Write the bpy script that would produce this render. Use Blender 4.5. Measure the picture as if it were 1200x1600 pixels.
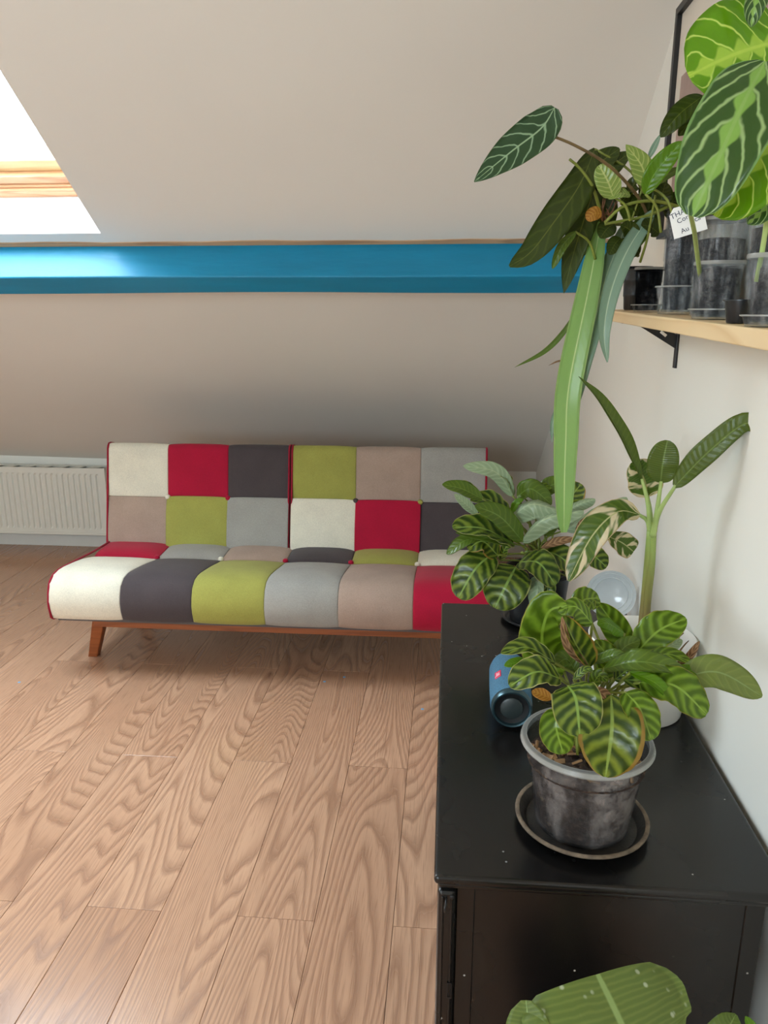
import bpy, bmesh, math, random
from mathutils import Vector, Matrix

scene = bpy.context.scene
for _o in list(bpy.data.objects):
    bpy.data.objects.remove(_o)
COL = scene.collection
RND = random.Random(7)

# ------------------------------------------------------------------ camera
FPX, CAM_H = 1190.0, 1.5
PITCH = math.atan(315.0 / FPX)
YAW = math.atan(103.0 * math.cos(PITCH) / FPX)
cam_data = bpy.data.cameras.new('camera')
cam_data.sensor_fit = 'VERTICAL'
cam_data.sensor_height = 36.0
cam_data.lens = 36.0 * FPX / 1600.0
cam_data.clip_start = 0.02
camera = bpy.data.objects.new('camera', cam_data)
camera.location = (0, 0, CAM_H)
camera.rotation_euler = (math.pi / 2 - PITCH, 0, YAW)
COL.objects.link(camera)
scene.camera = camera
_f0 = Vector((-math.sin(YAW), math.cos(YAW), 0))
C_R = Vector((math.cos(YAW), math.sin(YAW), 0))
C_F = _f0 * math.cos(PITCH) - Vector((0, 0, 1)) * math.sin(PITCH)
C_U = _f0 * math.sin(PITCH) + Vector((0, 0, 1)) * math.cos(PITCH)
C_P = Vector((0, 0, CAM_H))

def at(x, y, Y):
    """point of the room at depth Y (metres from the viewer) measured in the photograph"""
    d = C_F * FPX + C_R * (x - 600) + C_U * (800 - y)
    return C_P + d * (Y / d.y)

# ------------------------------------------------------------------ world and daylight
world = bpy.data.worlds.new('overcast_sky')
scene.world = world
world.use_nodes = True
_bg = world.node_tree.nodes['Background']
_bg.inputs['Color'].default_value = (0.80, 0.91, 1.0, 1)
_bg.inputs['Strength'].default_value = 22.5

# room numbers
XW = 0.546            # right wall
XL = -4.3             # left wall
YB = 4.614            # knee wall
YR = -2.6             # wall behind the viewer
Z0, TN = 0.549, 0.68  # eaves height and roof pitch
ZC = 2.75             # flat ceiling
SLOPE = math.atan(TN)
N_IN = Vector((0, -math.sin(SLOPE), -math.cos(SLOPE)))   # out of the roof, into the room
S_UP = Vector((0, -math.cos(SLOPE), math.sin(SLOPE)))    # up along the roof
def slope_z(Y):
    return Z0 + TN * (YB - Y)
# skylight opening in the roof
SKX0, SKX1, SKY_LOW, SKLEN = -2.46, -1.262, 2.82, 1.42
SK_LOW = Vector((0, SKY_LOW, slope_z(SKY_LOW)))
SK_DEPTH = 0.165
# window behind the viewer
RWX0, RWX1, RWZ0, RWZ1 = -2.9, -1.0, 1.1, 2.3

def portal(name, centre, direction, up, sx, sy):
    ld = bpy.data.lights.new(name, 'AREA')
    ld.shape = 'RECTANGLE'
    ld.size, ld.size_y = sx, sy
    ld.cycles.is_portal = True
    o = bpy.data.objects.new(name, ld)
    z = -Vector(direction).normalized()
    y = Vector(up).normalized()
    x = y.cross(z)
    o.matrix_world = Matrix.Translation(centre) @ Matrix((x, y, z)).transposed().to_4x4()
    COL.objects.link(o)
portal('skylight_daylight', Vector(((SKX0 + SKX1) / 2, 0, 0)) + SK_LOW + S_UP * (SKLEN / 2) - N_IN * (SK_DEPTH + 0.12),
       N_IN, S_UP, SKX1 - SKX0, SKLEN)
portal('rear_window_daylight', Vector(((RWX0 + RWX1) / 2, YR - 0.12, (RWZ0 + RWZ1) / 2)), (0, 1, 0), (0, 0, 1),
       RWX1 - RWX0, RWZ1 - RWZ0)

vs = scene.view_settings
scene.display_settings.display_device = 'sRGB'
vs.view_transform = 'Standard'
vs.look = 'None'
vs.exposure = -0.04
vs.gamma = 1.0
vs.use_curve_mapping = False
scene.cycles.use_denoising = True
scene.cycles.max_bounces = 10
scene.cycles.diffuse_bounces = 6
scene.cycles.transparent_max_bounces = 24
scene.cycles.sample_clamp_indirect = 8.0
scene.cycles.caustics_reflective = False
scene.cycles.caustics_refractive = False

# ------------------------------------------------------------------ materials
def srgb(r, g, b):
    def f(c):
        c /= 255.0
        return c / 12.92 if c <= 0.04045 else ((c + 0.055) / 1.055) ** 2.4
    return (f(r), f(g), f(b), 1.0)

class NT:
    """small node tree writer"""
    def __init__(self, name):
        self.m = bpy.data.materials.new(name)
        self.m.use_nodes = True
        self.t = self.m.node_tree
        self.p = self.t.nodes['Principled BSDF']
        self.out = self.t.nodes['Material Output']
    def n(self, kind, **kw):
        nd = self.t.nodes.new(kind)
        for k, v in kw.items():
            setattr(nd, k, v)
        return nd
    def link(self, a, b):
        self.t.links.new(a, b)
    def put(self, sock, v):
        if isinstance(v, bpy.types.NodeSocket):
            self.link(v, sock)
        else:
            sock.default_value = v
    def math(self, op, a, b=0.0, c=None):
        nd = self.n('ShaderNodeMath', operation=op)
        self.put(nd.inputs[0], a)
        self.put(nd.inputs[1], b)
        if c is not None:
            self.put(nd.inputs[2], c)
        return nd.outputs[0]
    def mix(self, fac, a, b):
        nd = self.n('ShaderNodeMix', data_type='RGBA')
        self.put(nd.inputs[0], fac)
        self.put(nd.inputs[6], a)
        self.put(nd.inputs[7], b)
        return nd.outputs[2]
    def ramp(self, fac, stops):
        nd = self.n('ShaderNodeValToRGB')
        els = nd.color_ramp.elements
        while len(els) > len(stops):
            els.remove(els[-1])
        while len(els) < len(stops):
            els.new(0.5)
        for e, (p, c) in zip(els, stops):
            e.position = p
            e.color = c if hasattr(c, '__len__') else (c, c, c, 1)
        self.put(nd.inputs[0], fac)
        return nd.outputs[0]
    def step(self, x, lo, hi):
        nd = self.n('ShaderNodeMapRange', interpolation_type='SMOOTHSTEP')
        self.put(nd.inputs[0], x)
        nd.inputs[1].default_value = lo
        nd.inputs[2].default_value = hi
        return nd.outputs[0]
    def coord(self, which='Object'):
        return self.n('ShaderNodeTexCoord').outputs[which]
    def mapping(self, vec, loc=(0, 0, 0), scale=(1, 1, 1), rot=(0, 0, 0)):
        nd = self.n('ShaderNodeMapping')
        self.put(nd.inputs[0], vec)
        self.put(nd.inputs[1], loc)
        nd.inputs[2].default_value = rot
        nd.inputs[3].default_value = scale
        return nd.outputs[0]
    def noise(self, vec, scale=5.0, detail=3.0, rough=0.5, dist=0.0):
        nd = self.n('ShaderNodeTexNoise')
        self.put(nd.inputs['Vector'], vec)
        nd.inputs['Scale'].default_value = scale
        nd.inputs['Detail'].default_value = detail
        nd.inputs['Roughness'].default_value = rough
        nd.inputs['Distortion'].default_value = dist
        return nd.outputs['Fac']
    def bump(self, h, strength=0.2, dist=0.01):
        nd = self.n('ShaderNodeBump')
        nd.inputs['Strength'].default_value = strength
        nd.inputs['Distance'].default_value = dist
        self.link(h, nd.inputs['Height'])
        self.link(nd.outputs[0], self.p.inputs['Normal'])
        return nd.outputs[0]
    def set(self, **kw):
        for k, v in kw.items():
            self.put(self.p.inputs[k.replace('_', ' ')], v)
        return self

def plain(name, col, rough=0.5, var=0.06, scale=14.0, bump=0.0, metal=0.0, coat=0.0, spec=0.5):
    t = NT(name)
    n = t.noise(t.coord(), scale, 4, 0.6)
    dark = tuple(c * (1 - var * 2) for c in col[:3]) + (1,)
    light = tuple(min(1, c * (1 + var)) for c in col[:3]) + (1,)
    t.set(Base_Color=t.ramp(n, [(0.3, dark), (0.7, light)]), Roughness=rough, Metallic=metal)
    t.p.inputs['Coat Weight'].default_value = coat
    t.p.inputs['Specular IOR Level'].default_value = spec
    if bump:
        t.bump(t.noise(t.coord(), scale * 6, 3), bump, 0.004)
    return t.m

def fabric(name, col):
    t = NT(name)
    co = t.coord()
    w = t.noise(t.mapping(co, scale=(900, 160, 160)), 1.0, 1)
    w2 = t.noise(t.mapping(co, scale=(160, 900, 900)), 1.0, 1)
    f = t.math('ADD', t.math('MULTIPLY', w, 0.5), t.math('MULTIPLY', w2, 0.5))
    big = t.noise(co, 9, 3)
    f2 = t.math('ADD', t.math('MULTIPLY', f, 0.7), t.math('MULTIPLY', big, 0.3))
    dark = tuple(c * 0.8 for c in col[:3]) + (1,)
    light = tuple(min(1, c * 1.14) for c in col[:3]) + (1,)
    t.set(Base_Color=t.ramp(f2, [(0.35, dark), (0.65, light)]), Roughness=0.85)
    t.p.inputs['Sheen Weight'].default_value = 0.12
    t.p.inputs['Specular IOR Level'].default_value = 0.25
    t.bump(f, 0.12, 0.002)
    return t.m

def plaster(name, col, var=0.02):
    t = NT(name)
    co = t.coord()
    n = t.noise(co, 1.7, 3, 0.5)
    dark = tuple(c * (1 - var) for c in col[:3]) + (1,)
    t.set(Base_Color=t.ramp(n, [(0.35, dark), (0.65, col)]), Roughness=0.75)
    t.p.inputs['Specular IOR Level'].default_value = 0.25
    fine = t.math('ADD', t.math('MULTIPLY', t.noise(co, 3.0, 2), 1.0), t.math('MULTIPLY', t.noise(co, 120, 2), 0.03))
    t.bump(fine, 0.10, 0.02)
    return t.m

def oak_floor():
    t = NT('oak_laminate')
    inf = t.n('ShaderNodeObjectInfo')
    rnd = inf.outputs['Random']
    co = t.coord()
    off = t.n('ShaderNodeCombineXYZ')
    t.put(off.inputs[0], t.math('MULTIPLY', rnd, 37.0))
    t.put(off.inputs[1], t.math('MULTIPLY', rnd, 91.0))
    t.put(off.inputs[2], t.math('MULTIPLY', rnd, 13.0))
    add = t.n('ShaderNodeVectorMath', operation='ADD')
    t.put(add.inputs[0], co)
    t.put(add.inputs[1], off.outputs[0])
    v = add.outputs[0]
    field = t.noise(t.mapping(v, scale=(4.6, 0.55, 1)), 1.0, 0.7, 0.3, 0.15)
    wob = t.noise(t.mapping(v, scale=(34, 5, 1)), 1.0, 2.0, 0.5)
    fld = t.math('ADD', t.math('MULTIPLY', field, 50.0), t.math('MULTIPLY', wob, 0.45))
    ring = t.math('FRACT', fld)
    line = t.ramp(ring, [(0.0, 1.0), (0.14, 0.7), (0.42, 0.15), (0.80, 0.0), (1.0, 1.0)])
    pore = t.noise(t.mapping(v, scale=(420, 9, 1)), 1.0, 2.0, 0.6)
    poref = t.step(pore, 0.5, 0.72)
    tone = t.noise(t.mapping(v, scale=(3, 0.6, 1)), 1.0, 2.0)
    base = t.mix(tone, srgb(200, 155, 125), srgb(221, 180, 149))
    base = t.mix(t.math('MULTIPLY', rnd, 0.45), base, srgb(180, 137, 108))
    c1 = t.mix(t.math('MULTIPLY', line, 0.58), base, srgb(134, 92, 68))
    c2 = t.mix(t.math('MULTIPLY', poref, 0.45), c1, srgb(134, 94, 70))
    t.set(Base_Color=c2, Roughness=t.math('ADD', 0.20, t.math('MULTIPLY', line, 0.10)))
    t.p.inputs['Specular IOR Level'].default_value = 0.5
    h = t.math('SUBTRACT', 0.0, t.math('ADD', t.math('MULTIPLY', line, 0.6), t.math('MULTIPLY', poref, 0.4)))
    t.bump(h, 0.10, 0.0012)
    return t.m

def wood(name, c_light, c_dark, axis=0, scale=1.0, rough=0.5, rings=9.0, amount=0.6):
    t = NT(name)
    sc = [18 * scale] * 3
    sc[axis] = 1.3 * scale
    v = t.mapping(t.coord(), scale=tuple(sc))
    fld = t.math('MULTIPLY', t.noise(v, 1.0, 1.5, 0.4, 0.3), rings)
    ring = t.math('FRACT', fld)
    line = t.ramp(ring, [(0.0, 1.0), (0.25, 0.4), (0.8, 0.0), (1.0, 1.0)])
    t.set(Base_Color=t.mix(t.math('MULTIPLY', line, amount), c_light, c_dark), Roughness=rough)
    return t.m

def clear_plastic(name, tint, haze, haze_col, rough=0.25, sc=(14, 14, 7), even=0.045):
    """thin clear plastic: see-through with a dusty, condensed film"""
    t = NT(name)
    tr = t.n('ShaderNodeBsdfTransparent')
    tr.inputs[0].default_value = tint
    n = t.noise(t.coord(), 28, 5, 0.65)
    n2 = t.noise(t.coord(), 150, 3, 0.6)
    f = t.math('ADD', t.math('MULTIPLY', n, 0.7), t.math('MULTIPLY', n2, 0.3))
    big = t.noise(t.mapping(t.coord(), scale=sc), 1.0, 4, 0.65)
    fac = t.math('MULTIPLY', t.math('MULTIPLY', t.step(f, 0.36, 0.62), t.step(big, 0.40, 0.68)), haze)
    fac = t.math('ADD', fac, even)
    t.set(Base_Color=haze_col, Roughness=rough)
    mx = t.n('ShaderNodeMixShader')
    t.put(mx.inputs[0], fac)
    t.link(tr.outputs[0], mx.inputs[1])
    t.link(t.p.outputs[0], mx.inputs[2])
    t.link(mx.outputs[0], t.out.inputs[0])
    return t.m

def glass_pane(name, tint=(0.97, 0.99, 1, 1)):
    t = NT(name)
    tr = t.n('ShaderNodeBsdfTransparent')
    tr.inputs[0].default_value = tint
    gl = t.n('ShaderNodeBsdfGlossy')
    gl.inputs['Roughness'].default_value = 0.03
    n = t.noise(t.coord(), 6, 2)
    mx = t.n('ShaderNodeMixShader')
    t.put(mx.inputs[0], t.math('MULTIPLY', n, 0.08))
    t.link(tr.outputs[0], mx.inputs[1])
    t.link(gl.outputs[0], mx.inputs[2])
    t.link(mx.outputs[0], t.out.inputs[0])
    return t.m

def leaf_mat(name, dark, light, K=8.0, slant=2.2, lo=0.55, hi=0.95, mid=0.05, mid_col=None,
             margin=None, margin_w=0.93, trans=0.3, trans_col=None, rough=0.30, bump=0.35, blotch=None, sectors=None, amount=1.0, spots=None):
    """leaf surface: lateral veins or bands that run from the midrib to the edge (uv: x across, y along)"""
    t = NT(name)
    sep = t.n('ShaderNodeSeparateXYZ')
    t.put(sep.inputs[0], t.coord('UV'))
    u, s = sep.outputs[0], sep.outputs[1]
    w = t.math('ABSOLUTE', t.math('SUBTRACT', t.math('MULTIPLY', u, 2.0), 1.0))
    co = t.coord()
    wob = t.noise(co, 34, 2)
    wob2 = t.noise(co, 110, 3)
    q = t.math('SUBTRACT', t.math('MULTIPLY', s, K), t.math('MULTIPLY', t.math('POWER', w, 1.25), slant))
    q = t.math('ADD', q, t.math('MULTIPLY', wob, 0.85))
    tri = t.math('PINGPONG', t.math('ADD', q, 20.0), 0.5)      # 0..0.5
    st = t.step(t.math('MULTIPLY', tri, 2.0), lo, hi)
    st = t.math('MULTIPLY', st, amount)
    col = t.mix(st, dark, light)
    if blotch is not None:
        b = t.step(t.math('ADD', w, t.math('MULTIPLY', t.math('SINE', t.math('MULTIPLY', t.math('ADD', s, t.math('MULTIPLY', wob, .06)), K * 6.283)), 0.09)), 0.21, 0.12)
        col = t.mix(b, col, blotch)
    if sectors is not None:
        scol, thr = sectors
        sv = t.n('ShaderNodeCombineXYZ')
        t.put(sv.inputs[0], t.math('MULTIPLY', u, 1.2))
        t.put(sv.inputs[1], t.math('MULTIPLY', t.math('SUBTRACT', s, t.math('MULTIPLY', w, 0.22)), 4.0))
        sn = t.noise(sv.outputs[0], 1.0, 2)
        col = t.mix(t.step(sn, thr, thr + 0.05), col, scol)
    if spots is not None:
        vo = t.n('ShaderNodeTexVoronoi')
        t.put(vo.inputs['Vector'], co)
        vo.inputs['Scale'].default_value = 60
        sp = t.math('MULTIPLY', t.step(vo.outputs['Distance'], 0.28, 0.12), t.step(t.noise(co, 14, 2), 0.5, 0.6))
        col = t.mix(t.math('MULTIPLY', sp, 0.8), col, spots)
    mc = mid_col or light
    col = t.mix(t.step(w, mid * 1.6, mid * 0.6), col, mc)
    if margin is not None:
        mw = t.math('ADD', w, t.math('MULTIPLY', t.math('SUBTRACT', wob, 0.5), 0.12))
        col = t.mix(t.step(mw, margin_w - 0.03, margin_w + 0.02), col, margin)
    col = t.mix(t.math('MULTIPLY', wob2, 0.18), col, dark)
    t.set(Base_Color=col, Roughness=rough)
    t.p.inputs['Specular IOR Level'].default_value = 0.45
    h = t.math('ADD', t.math('MULTIPLY', tri, 1.0), t.math('MULTIPLY', wob2, 0.15))
    nrm = t.bump(h, bump, 0.003)
    tl = t.n('ShaderNodeBsdfTranslucent')
    hs = t.n('ShaderNodeMix', data_type='RGBA', blend_type='MULTIPLY')
    hs.inputs[0].default_value = 1.0
    t.put(hs.inputs[6], col)
    hs.inputs[7].default_value = trans_col or (1.9, 1.75, 0.6, 1)
    t.link(hs.outputs[2], tl.inputs[0])
    mx = t.n('ShaderNodeMixShader')
    mx.inputs[0].default_value = trans
    t.link(t.p.outputs[0], mx.inputs[1])
    t.link(tl.outputs[0], mx.inputs[2])
    t.link(mx.outputs[0], t.out.inputs[0])
    return t.m

M = {}
M['plaster'] = plaster('warm_white_plaster', srgb(228, 225, 217))
M['wall_white'] = plaster('white_wall_paint', srgb(238, 237, 229))
M['reveal'] = plaster('white_reveal_paint', srgb(240, 241, 240))
M['oak'] = oak_floor()
M['gap'] = plain('dark_joint', srgb(92, 66, 50), 0.9)
M['pine'] = wood('pine_window_wood', srgb(218, 172, 134), srgb(178, 120, 84), 0, 1.0, 0.4, 7, 0.7)
M['pine_pale'] = wood('pale_pine_sash', srgb(232, 208, 160), srgb(212, 178, 124), 0, 1.0, 0.4, 6, 0.5)
M['glass'] = glass_pane('window_glass')
M['strip'] = wood('raw_timber_strip', srgb(196, 160, 124), srgb(150, 112, 80), 0, 1.0, 0.7, 5, 0.6)
M['shelf'] = wood('pine_shelf_wood', srgb(232, 206, 162), srgb(206, 168, 116), 1, 0.8, 0.55, 8, 0.55)
M['black'] = plain('black_steel', srgb(24, 24, 25), 0.4)
M['radiator'] = plain('radiator_enamel', srgb(222, 222, 212), 0.35, 0.01)
M['legwood'] = wood('teak_stained_wood', srgb(158, 88, 46), srgb(112, 56, 26), 0, 1.0, 0.4, 6, 0.6)
for k, c in dict(cream=(226, 221, 203), red=(172, 14, 52), charcoal=(74, 66, 68), olive=(158, 157, 78),
                 grey=(158, 156, 150), taupe=(168, 146, 132), crimson=(150, 16, 44), core=(96, 92, 92)).items():
    M[k] = fabric(k + '_fabric', srgb(*c))
def blue_paint():
    t = NT('blue_gloss_paint')
    co = t.coord()
    n = t.noise(t.mapping(co, scale=(2, 14, 14)), 1.0, 3)
    t.set(Base_Color=t.ramp(n, [(0.3, srgb(0, 122, 160)), (0.7, srgb(0, 134, 176))]), Roughness=0.42)
    b = t.noise(t.mapping(co, scale=(6, 30, 30)), 1.0, 4, 0.6)
    t.bump(b, 0.25, 0.006)
    return t.m
M['blue'] = blue_paint()
def black_paint():
    t = NT('black_satin_paint')
    co = t.coord()
    n = t.noise(co, 5, 4)
    col = t.ramp(n, [(0.3, srgb(11, 10, 10)), (0.7, srgb(20, 19, 18))])
    vo = t.n('ShaderNodeTexVoronoi')
    t.put(vo.inputs['Vector'], co)
    vo.inputs['Scale'].default_value = 34
    sp = t.math('MULTIPLY', t.step(vo.outputs['Distance'], 0.075, 0.05), t.step(t.noise(co, 7, 2), 0.52, 0.60))
    col = t.mix(sp, col, srgb(190, 190, 184))
    t.set(Base_Color=col, Roughness=t.math('ADD', 0.17, t.math('MULTIPLY', n, 0.2)))
    t.bump(t.noise(co, 40, 3), 0.03, 0.004)
    return t.m
M['dresser'] = black_paint()
M['clear'] = clear_plastic('dusty_clear_plastic', (0.78, 0.80, 0.82, 1), 0.55, srgb(158, 150, 146))
M['clear_rim'] = clear_plastic('frosted_pot_rim', (0.85, 0.86, 0.86, 1), 0.15, srgb(200, 200, 194), 0.25, (14, 14, 7), 0.45)
M['clear_jar'] = clear_plastic('condensed_clear_plastic', (0.88, 0.90, 0.91, 1), 0.38, srgb(190, 192, 194), 0.12, (60, 60, 7), .03)
M['smoke'] = clear_plastic('smoked_dark_plastic', (0.30, 0.31, 0.34, 1), 0.5, srgb(74, 76, 82), 0.3)
M['blackpot'] = plain('black_nursery_plastic', srgb(26, 27, 29), 0.38, 0.2, 20)
M['saucer'] = plain('worn_black_saucer', srgb(44, 40, 36), 0.5, 0.35, 30, 0.2)
M['saucer_rim'] = plain('dusty_saucer_rim', srgb(122, 106, 88), 0.7, 0.3, 40, 0.3)
M['whitepot'] = plain('white_glazed_pot', srgb(238, 236, 230), 0.3, 0.015)
M['plate'] = plain('pale_glass_dish', srgb(222, 226, 226), 0.12, 0.03)
def soil_mat(name, a, b, c):
    t = NT(name)
    co = t.coord()
    n = t.noise(co, 70, 5, 0.7)
    n2 = t.noise(co, 20, 3)
    col = t.ramp(n, [(0.3, a), (0.52, b), (0.72, c)])
    t.set(Base_Color=t.mix(t.math('MULTIPLY', n2, 0.5), col, a), Roughness=0.95)
    t.bump(n, 0.9, 0.01)
    return t.m
M['soil'] = soil_mat('dark_bark_soil', srgb(30, 21, 16), srgb(74, 54, 42), srgb(140, 112, 88))
M['soil_dark'] = soil_mat('wet_black_soil', srgb(16, 14, 14), srgb(40, 36, 36), srgb(112, 106, 104))
M['bark'] = plain('pale_bark_chip', srgb(178, 138, 98), 0.9, 0.3, 40)
M['speaker'] = plain('blue_mesh_fabric', srgb(72, 120, 150), 0.8, 0.18, 400, 0.3)
M['speaker_ring'] = plain('teal_metal_ring', srgb(58, 84, 92), 0.28, 0.05, 14, 0, 0.6)
M['speaker_dark'] = plain('speaker_rubber', srgb(16, 17, 18), 0.45)
M['speaker_disc'] = plain('speaker_passive_disc', srgb(48, 56, 56), 0.4)
M['emblem'] = plain('red_emblem', srgb(214, 40, 84), 0.4, 0.01)
M['emblem_text'] = plain('pale_emblem_letters', srgb(248, 200, 214), 0.4, 0.01)
M['label'] = plain('white_plant_tag', srgb(244, 244, 240), 0.5, 0.01)
M['ink'] = plain('blue_black_ink', srgb(50, 54, 74), 0.6, 0.01)
M['frame'] = plain('black_frame_paint', srgb(30, 30, 30), 0.4)
M['mat_board'] = plain('cream_mat_board', srgb(222, 214, 200), 0.8, 0.01)
M['print'] = plain('muted_mauve_print', srgb(172, 148, 138), 0.7, 0.12, 6)
M['fleck'] = plain('pale_blue_paint_spot', srgb(120, 176, 220), 0.6, 0.02)
M['skirting'] = plain('white_skirting_paint', srgb(222, 222, 216), 0.5, 0.01)

# leaves: (upper side, under side)
LM = {}
def G(r, g, b):
    """leaf greens a touch warmer"""
    if g > r * 1.12 and g > b and g < 150:
        return srgb(r * 1.10 + 3, g * 1.02, b * 0.86)
    return srgb(r, g, b)
LM['zebra'] = (leaf_mat('zebra_leaf_upper', G(44, 74, 24), G(116, 148, 64), 5.5, 1.3, .18, 1.0, .05, G(146, 178, 92), G(190, 190, 120), .965),
               leaf_mat('zebra_leaf_under', G(136, 160, 120), G(166, 184, 148), 9, 1.6, .5, .95, .04, G(180, 194, 150), trans=.25))
LM['zebra_lime'] = (leaf_mat('lime_zebra_leaf_upper', G(74, 110, 26), G(134, 166, 54), 5.5, 1.3, .18, 1.0, .05, G(156, 186, 84), G(170, 170, 80), .97, trans=.4),
                    leaf_mat('lime_zebra_leaf_under', G(104, 142, 56), G(132, 166, 78), 9, 1.5, .5, .95, .04, G(156, 180, 96), trans=.4))
LM['zebra_pale'] = (leaf_mat('pale_zebra_leaf_upper', G(150, 170, 136), G(176, 192, 160), 9, 1.6, .4, .95, .03, G(186, 198, 160), trans=.2, amount=.7),
                    leaf_mat('pale_zebra_leaf_under', G(128, 152, 108), G(156, 176, 132), 9, 1.6, .4, .95, .03, trans=.2))
LM['zebra_dry'] = (leaf_mat('scorched_zebra_leaf_upper', G(46, 74, 22), G(114, 142, 54), 5.5, 1.3, .18, 1.0, .05, G(150, 172, 84), G(164, 132, 60), .88),
                   leaf_mat('scorched_zebra_leaf_under', G(112, 128, 70), G(140, 152, 96), 9, 1.6, .5, .95, .04, margin=G(150, 118, 80), margin_w=.8, trans=.3))
_dry = leaf_mat('dry_brown_leaf', G(120, 88, 58), G(172, 136, 98), 6, 1.2, .3, .9, .05, trans=.15, trans_col=(1.3, 1, .7, 1), rough=.7)
LM['dry'] = (_dry, _dry)
_yel = leaf_mat('yellowed_leaf', G(168, 112, 30), G(190, 140, 54), 6, 1.2, .3, .9, .05, trans=.3, trans_col=(1.3, 1, .5, 1), rough=.6)
LM['yellow'] = (_yel, _yel)
LM['green'] = (leaf_mat('plain_green_leaf_upper', G(78, 112, 42), G(104, 138, 60), 9, 1.5, .6, .98, .04, G(122, 150, 74), trans=.3, amount=.6),
               leaf_mat('plain_green_leaf_under', G(112, 140, 78), G(130, 156, 96), 9, 1.5, .6, .98, .04, G(140, 162, 100), trans=.3, amount=.6))
LM['dull'] = (leaf_mat('dull_green_leaf_upper', G(104, 130, 76), G(122, 146, 92), 9, 1.5, .6, .98, .04, G(140, 160, 104), trans=.3, amount=.5),
              leaf_mat('dull_green_leaf_under', G(120, 144, 92), G(136, 158, 108), 9, 1.5, .6, .98, .04, trans=.3, amount=.5))
LM['bright'] = (leaf_mat('bright_green_leaf_upper', G(88, 138, 24), G(108, 156, 38), 9, 1.5, .6, .98, .03, G(136, 176, 70), trans=.45, amount=.5),
                leaf_mat('bright_green_leaf_under', G(104, 148, 40), G(120, 162, 56), 9, 1.5, .6, .98, .03, trans=.45, amount=.5))
LM['dark'] = (leaf_mat('dark_green_leaf_upper', G(54, 76, 28), G(72, 96, 40), 8, 1.5, .6, .98, .03, G(98, 118, 62), trans=.35, amount=.7, rough=.33),
              leaf_mat('dark_green_leaf_under', G(66, 88, 46), G(84, 104, 60), 8, 1.5, .6, .98, .03, trans=.25, amount=.6))
LM['crystal'] = (leaf_mat('veined_velvet_leaf_upper', G(38, 72, 46), G(150, 178, 142), 6.5, 1.5, .76, .98, .035, G(158, 184, 146), G(70, 104, 70), .97, trans=.15, rough=.42),
                 leaf_mat('veined_velvet_leaf_under', G(92, 120, 84), G(130, 154, 116), 6.5, 1.5, .8, .98, .035, trans=.15))
LM['strap_lime'] = (leaf_mat('pale_strap_leaf_upper', G(148, 184, 112), G(160, 194, 124), 30, 2, .5, .95, .045, G(206, 222, 172), G(178, 206, 144), .9, trans=.35, amount=.08, bump=.08),
                    leaf_mat('pale_strap_leaf_under', G(136, 172, 112), G(156, 188, 128), 30, 2, .5, .95, .04, trans=.35, amount=.35))
LM['strap_blue'] = (leaf_mat('bluish_strap_leaf_upper', G(130, 158, 136), G(142, 168, 146), 30, 2, .5, .95, .05, G(186, 204, 176), trans=.2, amount=.1, bump=.08),
                    leaf_mat('bluish_strap_leaf_under', G(110, 138, 116), G(128, 154, 130), 30, 2, .5, .95, .05, trans=.2, amount=.4))
LM['maranta_lime'] = (leaf_mat('lime_prayer_leaf_upper', G(108, 158, 14), G(206, 222, 124), 5.5, 2.0, .82, .97, .03, G(190, 212, 96), trans=.4, blotch=G(176, 204, 80)),
                      leaf_mat('lime_prayer_leaf_under', G(132, 168, 48), G(180, 200, 100), 5.5, 2.0, .82, .97, .03, trans=.4))
LM['maranta'] = (leaf_mat('prayer_leaf_upper', G(50, 88, 40), G(166, 192, 130), 5.0, 2.2, .66, .97, .04, G(150, 186, 100), G(132, 172, 100), .95, trans=.25, blotch=G(140, 182, 84)),
                 leaf_mat('prayer_leaf_under', G(118, 150, 92), G(164, 186, 138), 5.0, 2.2, .8, .97, .04, trans=.25))
LM['maranta_small'] = (leaf_mat('pale_prayer_leaf_upper', G(140, 164, 84), G(186, 198, 126), 7, 1.8, .6, .95, .06, G(196, 204, 136), trans=.3),
                       leaf_mat('pale_prayer_leaf_under', G(160, 176, 110), G(186, 196, 136), 7, 1.8, .6, .95, .06, trans=.3))
LM['banana'] = (leaf_mat('banana_leaf_upper', G(78, 106, 46), G(100, 128, 62), 20, 1.2, .5, .95, .045, G(128, 150, 82), trans=.3, amount=.35),
                leaf_mat('banana_leaf_under', G(84, 112, 54), G(112, 138, 74), 16, 1.2, .5, .95, .05, G(140, 160, 92), trans=.3, amount=.55))
LM['banana_var'] = (leaf_mat('variegated_banana_leaf_upper', G(68, 102, 40), G(98, 128, 60), 16, 1.2, .5, .95, .04, G(190, 190, 140), G(200, 180, 140), .95, trans=.25, amount=.5, sectors=(G(216, 204, 176), .50)),
                    leaf_mat('variegated_banana_leaf_under', G(150, 160, 120), G(176, 180, 146), 16, 1.2, .5, .95, .04, trans=.25, amount=.5, sectors=(G(216, 206, 180), .5)))
LM['banana_dusty'] = (leaf_mat('dusty_banana_leaf_upper', G(88, 116, 60), G(118, 144, 84), 34, 1.0, .3, .98, .03, G(150, 172, 104), trans=.25, amount=.45, bump=.15, rough=.5, spots=G(198, 206, 180)),
                      leaf_mat('dusty_banana_leaf_under', G(110, 136, 84), G(128, 152, 100), 22, 1.0, .5, .98, .035, trans=.25))
M['petiole'] = plain('green_leaf_stalk', G(112, 134, 62), 0.5, 0.12, 30)
M['petiole_pale'] = plain('pale_leaf_stalk', G(166, 188, 112), 0.5, 0.08, 30)
M['petiole_brown'] = plain('brown_leaf_stalk', G(120, 98, 60), 0.6, 0.2, 30)
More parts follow.
